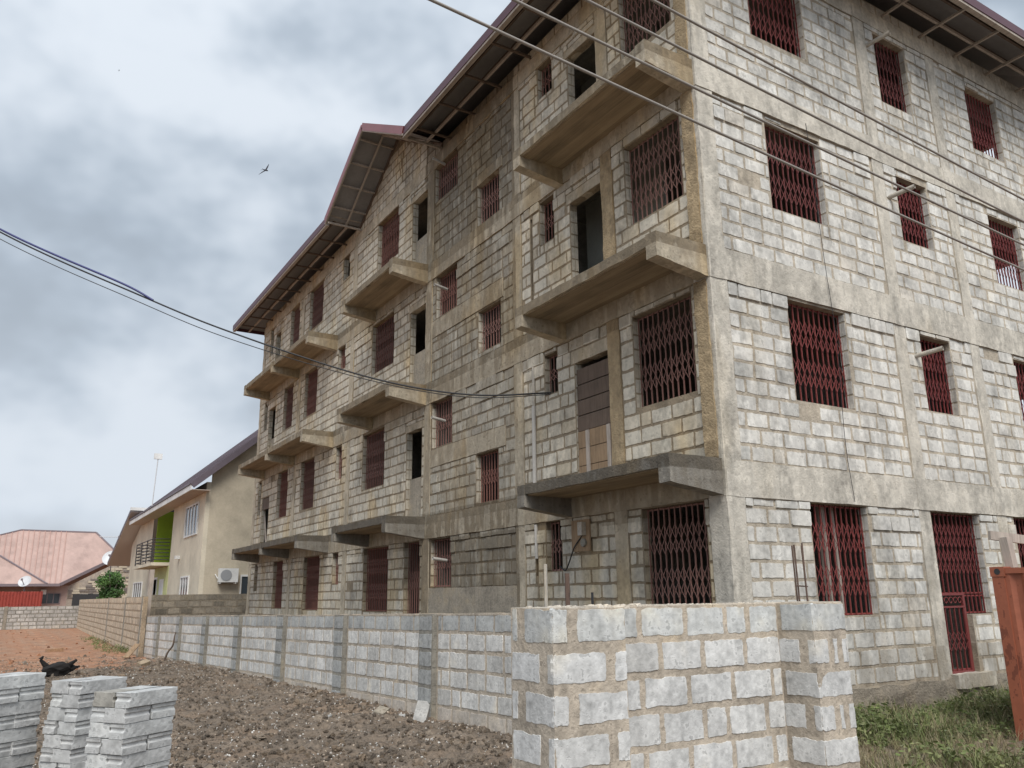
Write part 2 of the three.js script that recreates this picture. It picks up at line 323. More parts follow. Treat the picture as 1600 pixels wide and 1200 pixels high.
// ------------------------------------------------------------------ the unfinished block of flats
const E = (e) => e + EYE;                       // heights below are measured from the eye
const building = thing('unfinished_apartment_building', 'four storey unfinished apartment building of bare grey concrete blocks with red window grilles', 'building');
const LA = 25.8, LB = 11.1, FLOOR = -1.32;
// openings: [u0, u1, v0, v1, kind]
const OA = [
  [0.42, 1.80, -0.34, 1.29, 'grille'], [4.0, 4.5, 0.42, 1.3, 'grille'],
  [0.42, 1.80, 2.9, 4.45, 'grille'], [2.47, 3.45, 1.86, 4.07, 'boards'], [4.0, 4.43, 3.68, 4.46, 'grille'],
  [0.42, 1.80, 6.08, 7.58, 'grille'], [2.45, 3.45, 5.12, 7.25, 'door'], [4.0, 4.5, 6.78, 7.71, 'grille'],
  [0.44, 1.75, 9.3, 10.8, 'grille'], [2.38, 3.38, 8.32, 10.43, 'door'], [3.95, 4.47, 10.08, 10.84, 'grille'],
  [6.1, 7.1, 8.27, 9.3, 'grille'], [6.07, 7.05, 5.2, 6.16, 'grille'], [6.2, 7.15, 1.9, 2.95, 'grille'],
  [8.1, 9.35, 9.85, 10.84, 'grille'], [8.1, 9.2, 6.66, 7.75, 'grille'], [8.3, 9.35, 3.42, 4.55, 'grille'], [8.28, 9.32, 0.21, 1.28, 'grille'],
  [9.8, 10.72, 8.32, 10.47, 'panel'], [9.8, 10.72, 5.12, 7.27, 'panel'], [9.9, 10.8, 1.86, 4.05, 'panel'], [9.9, 10.8, -1.32, 1.29, 'grille'],
  [11.65, 13.2, 9.35, 10.84, 'grille'], [11.8, 13.4, 6.2, 7.68, 'grille'], [12.25, 13.85, 2.92, 4.5, 'grille'], [11.8, 13.5, -0.36, 1.28, 'grille'],
  [15.58, 16.15, 10.08, 10.84, 'open'], [15.62, 16.28, 7.0, 7.74, 'grille'], [15.55, 16.1, 3.5, 4.5, 'grille'], [15.48, 16.0, 0.39, 1.28, 'grille'],
  [18.12, 19.6, 9.3, 10.84, 'grille'], [18.35, 19.7, 6.12, 7.74, 'grille'], [18.15, 19.6, 2.88, 4.54, 'grille'], [17.2, 18.75, -0.36, 1.28, 'grille'],
  [20.82, 21.95, 9.36, 10.84, 'grille'], [21.1, 22.25, 6.12, 7.74, 'grille'], [21.15, 22.45, 2.85, 4.54, 'grille'], [21.1, 22.3, -0.34, 1.28, 'grille'],
  [23.3, 23.95, 8.32, 10.4, 'panel'], [23.4, 24.3, 5.12, 7.33, 'panel'], [23.5, 24.5, 1.86, 3.8, 'stick'],
  [24.35, 24.78, 9.7, 10.84, 'open'], [24.6, 25.0, 6.6, 7.7, 'open'], [24.75, 25.15, 3.2, 4.5, 'open'], [24.5, 24.95, 0.3, 1.25, 'grille'],
];
const OB = [
  [1.70, 3.05, -0.34, 1.3, 'grille'], [4.74, 5.53, -1.32, 1.3, 'gate'], [5.53, 6.15, -0.38, 1.3, 'join'], [7.3, 8.5, -0.34, 1.3, 'grille'],
  [1.66, 3.06, 2.86, 4.51, 'grille'], [5.12, 6.06, 3.07, 4.46, 'grille'], [8.25, 9.4, 2.88, 4.46, 'grille'],
  [1.54, 2.92, 6.06, 7.68, 'grille'], [5.08, 6.06, 6.3, 7.63, 'grille'], [8.19, 9.38, 6.07, 7.6, 'grille'],
  [1.43, 2.85, 9.3, 10.75, 'grille'], [5.01, 6.0, 9.2, 10.73, 'grille'], [8.13, 9.33, 9.12, 10.62, 'grille'],
];
const COLA = [[-0.02, 0.32], [2.14, 2.46], [5.2, 5.52], [9.4, 9.75], [14.85, 15.16], [20.2, 20.5], [25.5, 25.82]];
const COLB = [[0, 0.32], [4.38, 4.70], [6.72, 7.03], [10.8, 11.12]];
const BEAM = [[1.31, 1.82], [4.55, 5.07], [7.77, 8.23], [10.85, 11.2]];
const STOREY = [[FLOOR, 1.31], [1.82, 4.55], [5.07, 7.77], [8.23, 10.85]];
const CHASE = [[4.78, 4.85, 2.05, 4.3], [4.78, 4.85, 5.2, 7.5], [4.78, 4.85, 0.35, 1.2]];
// solid wall with real openings
function wallSlab(F, poly, holes, depth, name, m, parent) {
  const sh = new THREE.Shape(poly.map(([u, v]) => new THREE.Vector2(u, v)));
  for (const h of holes) sh.holes.push(new THREE.Path(h.map(([u, v]) => new THREE.Vector2(u, v))));
  const g = new THREE.ExtrudeGeometry(sh, { depth, bevelEnabled: false, curveSegments: 1 }), p = g.attributes.position;
  for (let i = 0; i < p.count; i++) { const q = F.P(p.getX(i), p.getY(i), p.getZ(i) - depth); p.setXYZ(i, ...q); }
  if (F.flip) { const a = p.array; for (let i = 0; i < p.count; i += 3) for (let k = 0; k < 3; k++) { const t = a[(i + 1) * 3 + k]; a[(i + 1) * 3 + k] = a[(i + 2) * 3 + k]; a[(i + 2) * 3 + k] = t; } }
  g.computeVertexNormals(); boxUV(g);
  return add(name, g, m, parent);
}
const rectPath = ([a, b, c, d]) => [[a, E(c)], [b, E(c)], [b, E(d)], [a, E(d)]];
{
  const gab = [[0.05, E(-1.95)], [LA, E(-1.95)], [LA, E(11.45)], [14.75, E(11.45)], [11.85, E(13.05)], [8.95, E(11.45)], [0.05, E(11.45)]];
  const w = wallSlab(FA, gab, [...OA, ...CHASE].map(rectPath), 0.16, 'side_wall', mat.mortarA, building); w.userData.label = 'long side wall of the unfinished building, mortar joints between its blocks';
  const L = OB[1], J = OB[2];
  const holesB = OB.filter((o) => o[4] !== 'gate' && o[4] !== 'join').map(rectPath);
  holesB.push([[L[0], E(L[2])], [L[1], E(L[2])], [L[1], E(J[2])], [J[1], E(J[2])], [J[1], E(J[3])], [L[0], E(L[3])]]);
  wallSlab(FB, [[0.05, E(-1.95)], [LB, E(-1.95)], [LB, E(11.45)], [0.05, E(11.45)]], holesB, 0.16, 'end_wall', mat.mortarB, building);
}
// ---- blocks
const blockList = [];   // { F, r, m, tint }
const tintA = (u, v) => { const y = v - EYE, t = rnd(); const dark = (u > 5.5 && u < 9.4) ? 0.8 : 1; const base = t < 0.06 ? [0.54, 0.485, 0.40] : t < 0.55 ? [0.64, 0.575, 0.465] : t < 0.94 ? [0.675, 0.62, 0.515] : [0.59, 0.51, 0.385]; const k = rr(0.94, 1.06) * dark; return base.map((c) => c * k); };
const tintB = () => { const t = rnd(); const base = t < 0.06 ? [0.63, 0.615, 0.57] : t < 0.6 ? [0.69, 0.667, 0.615] : t < 0.96 ? [0.73, 0.71, 0.66] : [0.65, 0.605, 0.53]; const k = rr(0.95, 1.04); return base.map((c) => c * k); };
{
  const holesOf = (list) => list.map((o) => [o[0], o[1], E(o[2]), E(o[3])]);
  const ha = [...holesOf(OA), ...holesOf(CHASE), [5.52, 9.4, E(-1), E(0.18)], [5.9, 9.4, E(2.97), E(3.38)], [5.95, 9.4, E(6.2), E(6.62)], [5.95, 7.35, E(9.3), E(9.55)],
    [2.4, 3.55, E(4.07), E(4.30)], [2.4, 3.55, E(7.25), E(7.45)], [2.3, 3.5, E(10.43), E(10.6)], [9.75, 10.8, E(7.27), E(7.45)], [9.75, 10.8, E(10.47), E(10.62)], [9.75, 10.85, E(4.05), E(4.22)]];
  for (let c = 0; c < COLA.length - 1; c++) for (const [v0, v1] of STOREY) {
    for (const q of courses([COLA[c][1] + 0.005, COLA[c + 1][0] - 0.005, E(v0), E(v1)], ha, { row: c, joint: 0.026 })) blockList.push({ F: FA, r: q, m: 0, top: E(v1) - q[3] < 0.3 && rnd() < 0.7, tint: tintA((q[0] + q[1]) / 2, q[2]) });
  }
  for (const q of courses([0.1, 8.95, E(11.22), E(11.45)], [])) blockList.push({ F: FA, r: q, m: 0, tint: tintA(q[0], q[2]) });
  for (const q of courses([14.75, 25.7, E(11.22), E(11.45)], [])) blockList.push({ F: FA, r: q, m: 0, tint: tintA(q[0], q[2]) });
  for (let r = 0; r < 8; r++) { const v = 11.22 + r * 0.25, half = Math.min(2.9, (13.05 - (v + 0.25)) / 1.6 * 2.9 - 0.02 + (r ? 0.08 : 0.3)); if (half > 0.25) for (const q of courses([11.85 - half, 11.85 + half, E(v), E(v + 0.25)], [[11.5, 11.62, E(11.95), E(12.25)]], { row: r })) blockList.push({ F: FA, r: q, m: 0, tint: tintA(0, 0) }); }
  const hb = [...holesOf(OB), [2.95, 3.5, E(11), E(11)]];
  for (let c = 0; c < COLB.length - 1; c++) for (const [v0, v1] of STOREY)
    for (const q of courses([COLB[c][1] + 0.005, COLB[c + 1][0] - 0.005, E(v0), E(v1)], hb, { row: c + 1, joint: 0.030 })) blockList.push({ F: FB, r: q, m: 1, top: E(v1) - q[3] < 0.3 && rnd() < 0.5, tint: tintB() });
  for (const q of courses([0.1, 11.0, E(11.22), E(11.45)], [])) blockList.push({ F: FB, r: q, m: 1, tint: tintB() });
  const cp = camera.position;
  for (const b of blockList) { const p = b.F.P((b.r[0] + b.r[1]) / 2, (b.r[2] + b.r[3]) / 2, 0), dx = p[0] - cp.x, dy = p[1] - cp.y, dz = p[2] - cp.z, d = Math.hypot(dx, dy, dz); b.s = (b.r[1] - b.r[0]) * (b.r[3] - b.r[2]) * Math.abs(b.F === FA ? dx : dz) / d ** 3; if (p[1] > 11.9 || p[1] < 0.6) b.s *= 0.3; if (p[0] > 4.3 && p[1] < 1.6) b.s *= 0.5; }
  blockList.sort((a, b) => b.s - a.s);
  const rest = [newOut(), newOut()];
  blockList.forEach((b, i) => {
    if (rnd() < 0.006 && i > 40) return;      // a block left out here and there
    const big = b.s > blockList[900].s;
    const out = i < 300 ? newOut() : rest[b.m];
    blockArrays(b.F, b.r[0] - (b.top ? 0.009 : 0), b.r[1] + (b.top ? 0.009 : 0), b.r[2] - (b.top ? 0.008 : 0), b.r[3] + (b.top ? 0.008 : 0), b.top ? rr(0.024, 0.034) : rr(0.003, 0.011), b.top ? 0.006 : 0.012, big ? 0.055 : 0.12, b.tint, out);
    if (i < 300) add('concrete_block', arraysGeo(out), b.m ? mat.blockB : mat.blockA, building);
  });
  // block ends showing in the reveals of the openings
  const jamb = (F, list, out, tint) => { for (const o of list) { if (o[4] === 'gate') continue; for (let v = o[2] + 0.02; v < o[3] - 0.12; v += 0.25) { const t = tint(0, 0).map((c) => c * 0.9), a = Math.min(v + 0.222, o[3] - 0.015), w = rr(0.004, 0.016); const gb = new GB(); boxF(gb, F, o[1] - w, o[1] + 0.02, E(v), E(a), -0.15, -0.085); boxF(gb, F, o[1] - w * 0.6, o[1] + 0.02, E(v) + 0.004, E(a) - 0.004, -0.075, -0.006); const g = gb.geo(); out.p.push(...g.attributes.position.array); out.uv.push(...g.attributes.uv.array); for (let i = 0; i < g.attributes.position.count; i++) out.c.push(...t); } } };
  jamb(FA, OA, rest[0], tintA); jamb(FB, OB, rest[1], tintB);
  const g = mergeGeometries(rest.map(arraysGeo), true);
  const o = add('concrete_block_field', g, [mat.blockA, mat.blockB], building); o.userData.kind = 'stuff';
}
// ---- frame: columns, beams, lintels, plinth
for (const [a, b] of COLA.slice(1)) for (let f = 0; f < 4; f++) add('column', roughF(FA, a, b, E(f ? STOREY[f][0] : -1.9), E(STOREY[f][1]), -0.22, 0.022, 0.14, 0.012), a < 3 && (f === 1 || f === 2) ? mat.concBrown : mat.concA, building);
for (const f of [1, 2, 3]) add('render_coat', rough(-0.052, -0.01, E(STOREY[f][0] + 0.02), E(STOREY[f][1] - 0.01), -0.30, -0.055, 0.05, 0.02), mat.concBrown, building);
for (const [a, b] of COLB.slice(1)) for (let f = 0; f < 4; f++) add('column', roughF(FB, a, b, E(f ? STOREY[f][0] : -1.9), E(STOREY[f][1]), -0.22, 0.022, 0.14, 0.010), mat.concB, building);
for (let f = 0; f < 4; f++) add('corner_column', rough(-0.03, 0.32, E(f ? STOREY[f][0] : -1.9), E(STOREY[f][1]), -0.32, 0.03, 0.12, 0.014), mat.concB, building);
BEAM.forEach(([a, b], f) => {
  for (let c = 0; c < COLA.length - 1; c++) add('ring_beam', roughF(FA, c ? COLA[c][0] : 0.3, c === COLA.length - 2 ? LA + 0.02 : COLA[c + 1][0], E(a), E(b), -0.24, 0.028 + 0.006 * ((c + f) % 3), 0.15, 0.014), mat.concA, building);
  for (let c = 0; c < COLB.length - 1; c++) add('ring_beam', roughF(FB, c ? COLB[c][0] : -0.035, c === COLB.length - 2 ? LB + 0.02 : COLB[c + 1][0], E(a), E(b), -0.30, 0.034 + 0.005 * ((c + f) % 3), 0.15, 0.013), mat.concB, building);
});
for (const [a, b, c, d] of [[5.9, 9.38, 2.97, 3.38], [5.95, 9.38, 6.2, 6.62], [5.95, 7.35, 9.3, 9.55], [2.42, 3.55, 4.07, 4.30], [2.42, 3.55, 7.25, 7.45], [2.32, 3.5, 10.43, 10.6], [9.78, 10.8, 7.27, 7.45], [9.78, 10.8, 10.47, 10.62], [9.78, 10.85, 4.05, 4.22]])
  add('lintel', roughF(FA, a, b, E(c), E(d), -0.17, 0.016, 0.12, 0.012), mat.concA, building);
add('render_patch', roughF(FA, 5.53, 9.38, E(-1.0), E(0.19), -0.1, 0.014, 0.14, 0.012), mat.render, building);
add('render_patch', roughF(FA, 4.55, 5.18, E(4.3), E(4.53), -0.1, 0.012, 0.12, 0.012), mat.concA, building);
add('plinth', roughF(FB, -0.06, LB + 0.05, E(-2.1), E(FLOOR - 0.02), -0.3, 0.07, 0.07, 0.05), mat.plinth, building);
add('door_step', roughF(FB, 4.65, 5.75, E(-1.5), E(-1.29), -0.2, 0.14, 0.10, 0.02), mat.concB, building);
add('plinth', roughF(FA, 0.02, LA, E(-2.1), E(FLOOR), -0.3, 0.06, 0.2, 0.02), mat.postDark, building);
// ---- floors, partitions and the walls out of sight: dark rooms behind the grilles
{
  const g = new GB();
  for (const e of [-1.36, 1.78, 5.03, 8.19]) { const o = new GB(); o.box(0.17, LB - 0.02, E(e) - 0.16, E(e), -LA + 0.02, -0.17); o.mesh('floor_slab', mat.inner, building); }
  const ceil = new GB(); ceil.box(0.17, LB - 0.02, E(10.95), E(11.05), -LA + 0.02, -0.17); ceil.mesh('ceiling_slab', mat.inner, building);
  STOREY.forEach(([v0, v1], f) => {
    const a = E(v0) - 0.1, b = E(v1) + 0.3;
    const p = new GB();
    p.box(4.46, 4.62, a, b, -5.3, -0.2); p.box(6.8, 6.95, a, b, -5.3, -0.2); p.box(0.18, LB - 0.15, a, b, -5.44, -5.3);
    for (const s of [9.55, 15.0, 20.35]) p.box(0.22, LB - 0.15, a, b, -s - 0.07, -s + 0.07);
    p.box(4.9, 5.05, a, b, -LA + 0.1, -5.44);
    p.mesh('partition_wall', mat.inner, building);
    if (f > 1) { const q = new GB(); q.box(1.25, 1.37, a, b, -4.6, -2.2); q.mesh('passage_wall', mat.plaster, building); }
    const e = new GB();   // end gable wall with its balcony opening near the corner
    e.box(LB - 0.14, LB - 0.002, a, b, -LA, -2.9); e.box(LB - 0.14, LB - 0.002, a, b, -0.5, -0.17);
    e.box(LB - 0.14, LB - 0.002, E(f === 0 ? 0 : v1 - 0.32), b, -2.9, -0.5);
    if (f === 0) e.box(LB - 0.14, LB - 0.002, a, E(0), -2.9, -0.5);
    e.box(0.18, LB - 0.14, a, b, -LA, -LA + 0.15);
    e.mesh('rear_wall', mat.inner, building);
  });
}
// ---- folding steel grilles
function grille(F, u0, u1, v0, v1, w, m, parent, name = 'window_grille', bands) {
  const G = sub(name, parent), n = Math.max(3, Math.round((u1 - u0) / 0.122)), st = (u1 - u0) / n, bars = new GB(), lat = new GB();
  const H = v1 - v0, bw = 0.0064;
  for (let i = 0; i <= n; i++) { const u = clamp(u0 + i * st + (i && i < n ? rr(-0.006, 0.006) : 0), u0 + bw, u1 - bw); boxF(bars, F, u - bw, u + bw, v0, v1, w - 0.011, w + 0.011); }
  boxF(bars, F, u0, u1, v0 + 0.004, v0 + 0.03, w - 0.016, w - 0.012); boxF(bars, F, u0, u1, v1 - 0.03, v1 - 0.004, w - 0.016, w - 0.012);
  const bh = Math.min(0.44, H * 0.29);
  bands = bands || (H < 1.2 ? [v0 + H * 0.36] : [v0 + H * 0.17, v0 + H * 0.565]);
  const strip = (ua, va, ub, vb, w0) => {
    const dx = ub - ua, dy = vb - va, l = Math.hypot(dx, dy), nx = -dy / l * 0.0052, ny = dx / l * 0.0052;
    const q = [[ua - nx, va - ny], [ub - nx, vb - ny], [ub + nx, vb + ny], [ua + nx, va + ny]].map(([u, v]) => [clamp(u, u0, u1), v]);
    lat.hexa([...q.map(([u, v]) => F.P(u, v, w0 - 0.002)), ...q.map(([u, v]) => F.P(u, v, w0 + 0.002))]);
  };
  for (const b of bands) for (let i = -1; i <= n; i++) for (const s of [1, -1]) {
    // a flat strip crossing two bays from the foot of the band to its head
    let ia = s > 0 ? i : i + 2, ib = s > 0 ? i + 2 : i, ua = u0 + ia * st, ub = u0 + ib * st, va = b, vb = b + bh;
    const cut = (t) => lerp(va, vb, t);
    let ta = 0, tb = 1; if (ia < 0) ta = 0.5; if (ib < 0) tb = 0.5; if (ia > n) ta = 0.5 * (ia - n); if (ib > n) tb = 1 - 0.5 * (ib - n);
    if (tb - ta < 0.4) continue;
    strip(lerp(ua, ub, ta), cut(ta), lerp(ua, ub, tb), cut(tb), w + 0.013 + (s > 0 ? 0 : 0.005));
  }
  bars.mesh('upright_bars', m, G); lat.mesh('lattice_strips', m, G);
  return G;
}
for (const o of OA) if (o[4] === 'grille') grille(FA, o[0] + 0.01, o[1] - 0.01, E(o[2]) + 0.005, E(o[3]) - 0.005, -0.115 + rr(-0.015, 0.01), mat.rustRed[Math.floor(rnd() * 3)], building, o[2] < -1 ? 'gate_grille' : 'window_grille');
for (const o of OB) if (o[4] === 'grille') grille(FB, o[0] + 0.01, o[1] - 0.01, E(o[2]) + 0.005, E(o[3]) - 0.005, -0.115 + rr(-0.015, 0.01), mat.reds[Math.floor(rnd() * 3)], building);
{ // combined gate and side light at the foot of the end wall
  grille(FB, 4.76, 6.14, E(-0.05), E(1.29), -0.115, mat.red, building, 'window_grille', [E(0.28), E(0.72)]);
  const G = grille(FB, 4.80, 5.46, E(-1.26), E(-0.24), -0.10, mat.red, building, 'gate_grille', [E(-0.95)]);
  const f = new GB(); boxF(f, FB, 4.755, 4.79, E(-1.3), E(-0.02), -0.13, -0.09); boxF(f, FB, 5.47, 5.525, E(-1.3), E(-0.02), -0.13, -0.09); boxF(f, FB, 4.76, 5.5, E(-0.07), E(-0.03), -0.13, -0.085); boxF(f, FB, 4.76, 5.5, E(-0.27), E(-0.24), -0.13, -0.085); boxF(f, FB, 4.76, 5.5, E(-1.3), E(-1.26), -0.13, -0.085);
  f.mesh('gate_frame', mat.red, G);
  const s = new GB(); for (let i = 0; i < 5; i++) { const c = 4.87 + i * 0.13; for (let k = 0; k < 10; k++) { const a0 = k / 10 * 6.283, a1 = (k + 1) / 10 * 6.283, r0 = 0.07 * (1 - k / 16), r1 = 0.07 * (1 - (k + 1) / 16); s.beam([c + r0 * Math.cos(a0), E(-0.155) + r0 * Math.sin(a0), -0.10], [c + r1 * Math.cos(a1), E(-0.155) + r1 * Math.sin(a1), -0.10], 0.012, 0.012, [0, 0, 1]); } }
  s.mesh('scroll_panel', mat.red, G);
  grille(FB, 5.54, 6.14, E(-0.37), E(-0.06), -0.115, mat.red, building, 'window_grille', []);
}
// ---- boarded and half-closed doorways
for (const o of OA) if (o[4] === 'panel') { const g = rough(0.10, 0.16, E(o[2]), E(o[2] + 1.0), -o[1], -o[0], 0.2, 0.004); add('breast_panel', g, mat.render, building); }
{
  const o = OA[3]; let v = o[2] + 0.95;
  for (let i = 0; i < 4; i++) { const h = i === 3 ? 0.30 : 0.285; add('door_board', rough(0.02 + 0.004 * i, 0.05 + 0.004 * i, E(v), E(v + h - 0.02), -o[1] + 0.01, -o[0] - 0.01, 0.3, 0.004), mat.timberDark, building); v += h; }
  const panel = sub('door_shutter', building);
  for (let i = 0; i < 3; i++) add('plank', rough(0.012, 0.036, E(o[2] + 0.02 + i * 0.31), E(o[2] + 0.02 + i * 0.31 + 0.298), -o[1] + 0.015, -o[0] - 0.02, 0.3, 0.004), mat.timberTan, panel);
  for (const s of [o[0] + 0.03, o[0] + 0.62]) add('batten', rough(-0.016, 0.008, E(o[2] + 0.01), E(o[2] + 0.93), -s - 0.09, -s, 0.3, 0.004), mat.timberPale, panel);
  const k = OA.find((q) => q[4] === 'stick');
  new GB().beam([0.02, E(k[2]), -k[0] - 0.1], [0.05, E(k[2] + 1.3), -k[1] + 0.25], 0.06, 0.03).mesh('prop_stick', mat.timberPale, building);
  add('door_board', rough(0.02, 0.05, E(3.35), E(3.78), -k[1] + 0.01, -k[0] - 0.01, 0.3, 0.004), mat.timberDark, building);
}
// a pale post standing behind the ground floor grille of the end wall
new GB().beam([2.42, E(-1.3), -0.34], [2.36, E(1.6), -0.34], 0.10, 0.07).mesh('prop_post', mat.timberPale, building);
new GB().beam([2.72, E(-1.3), -0.36], [2.64, E(1.6), -0.36], 0.05, 0.05).mesh('prop_post', mat.timberPale, building);

// ---- cantilevered balconies
function balcony(s0, s1, mids, e) {
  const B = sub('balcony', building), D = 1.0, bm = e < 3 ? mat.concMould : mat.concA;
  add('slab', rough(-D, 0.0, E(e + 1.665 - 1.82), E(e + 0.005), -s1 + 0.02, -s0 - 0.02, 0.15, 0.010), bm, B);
  add('soffit', rough(-D + 0.06, -0.005, E(e - 0.172), E(e - 0.154), -s1 + 0.2, -s0 - 0.2, 0.2, 0.005), mat.soffit, B);  // added sheet: brown board stain with the underside shade put into its colour
  for (const [i, s] of [s0, ...mids, s1].entries()) { // deep beam, shallower at its tip
    const a = i === 0 ? s : i === mids.length + 1 ? s - 0.22 : s - 0.11, b = a + 0.22, g = rough(-D - 0.02, 0.02, -1, 0, -b, -a, 0.12, 0);
    const p = g.attributes.position;
    for (let k = 0; k < p.count; k++) { const x = p.getX(k), t = clamp(-x / D), y = p.getY(k), yb = E(e - lerp(0.50, 0.37, t)), yt = E(e + 0.012); const z = p.getZ(k); p.setXYZ(k, x + 0.010 * n3(x * 5, y * 5 + e, z * 5), lerp(yt, yb, -y) + 0.010 * n3(x * 6, y * 6 + e, z * 6 + 3), z + 0.010 * n3(x * 6 + 4, y * 6 + e, z * 6)); }
    g.computeVertexNormals(); boxUV(g); add('cantilever_beam', g, bm, B);
  }
  return B;
}
for (const e of [1.82, 5.05, 8.24]) { balcony(0.0, 3.85, [], e); balcony(9.62, 13.3, [], e); balcony(16.35, 24.5, [20.5], e); }

// ---- pipes and services fixed to the building
for (const [s, e] of [[9.25, 10.78], [9.05, 7.28], [9.1, 4.0], [8.95, 0.78]]) new GB().tube([0.05, E(e), -s + 0.35], [-0.32, E(e + 0.04), -s + 0.40], 0.036, 12, true).mesh('waste_pipe', mat.pvc, building);
for (const [u, e] of [[4.98, 4.06], [4.85, 7.12], [4.78, 10.35]]) new GB().tube([u - 0.06, E(e - 0.03), -0.06], [u + 0.05, E(e + 0.02), 0.46], 0.042, 12, true).mesh('waste_pipe', mat.pvcDirty, building);
new GB().tube([-0.015, E(1.87), -4.82], [-0.015, E(3.55), -4.815], 0.042, 12, true).mesh('down_pipe', mat.pvc, building);
new GB().tube([-0.01, E(3.5), -4.815], [-0.01, E(4.5), -4.81], 0.03, 12, true).mesh('down_pipe', mat.pvcDirty, building);
new GB().tube([-0.01, E(0.66), -4.81], [-0.01, E(1.28), -4.82], 0.034, 12, true).mesh('down_pipe', mat.pvc, building);
{
  const bd = sub('meter_board', building); add('backboard', rough(-0.06, -0.035, E(0.72), E(1.25), -3.62, -3.1, 0.3, 0.003), mat.timberTan, bd);
  add('meter', rough(-0.15, -0.06, E(0.98), E(1.2), -3.32, -3.2, 0.1, 0.003), mat.pvcDirty, bd);
  new GB().tube([-0.06, E(0.86), -3.25], [-0.10, E(0.86), -3.25], 0.07, 12).mesh('cutout', mat.postDark, bd);
  const c = new THREE.CatmullRomCurve3([[-0.05, 1.0, -3.3], [-0.09, 0.8, -3.5], [-0.07, 0.55, -3.7], [-0.05, 0.42, -3.85], [-0.06, 0.5, -4.0]].map(([x, y, z]) => new THREE.Vector3(x, E(y), z)));
  add('meter_cable', boxUV(new THREE.TubeGeometry(c, 24, 0.012, 6)), mat.cableBlack, bd);
}
{ // thin wire hanging down the end wall
  const c = new THREE.CatmullRomCurve3([[2.55, 7.9, 0.06], [2.6, 5.4, 0.08], [2.72, 4.0, 0.05], [2.62, 2.2, 0.07], [2.7, 1.35, 0.06]].map(([x, y, z]) => new THREE.Vector3(x, E(y), z)));
  add('hanging_wire', boxUV(new THREE.TubeGeometry(c, 40, 0.005, 5)), mat.cableBlack, building);
}
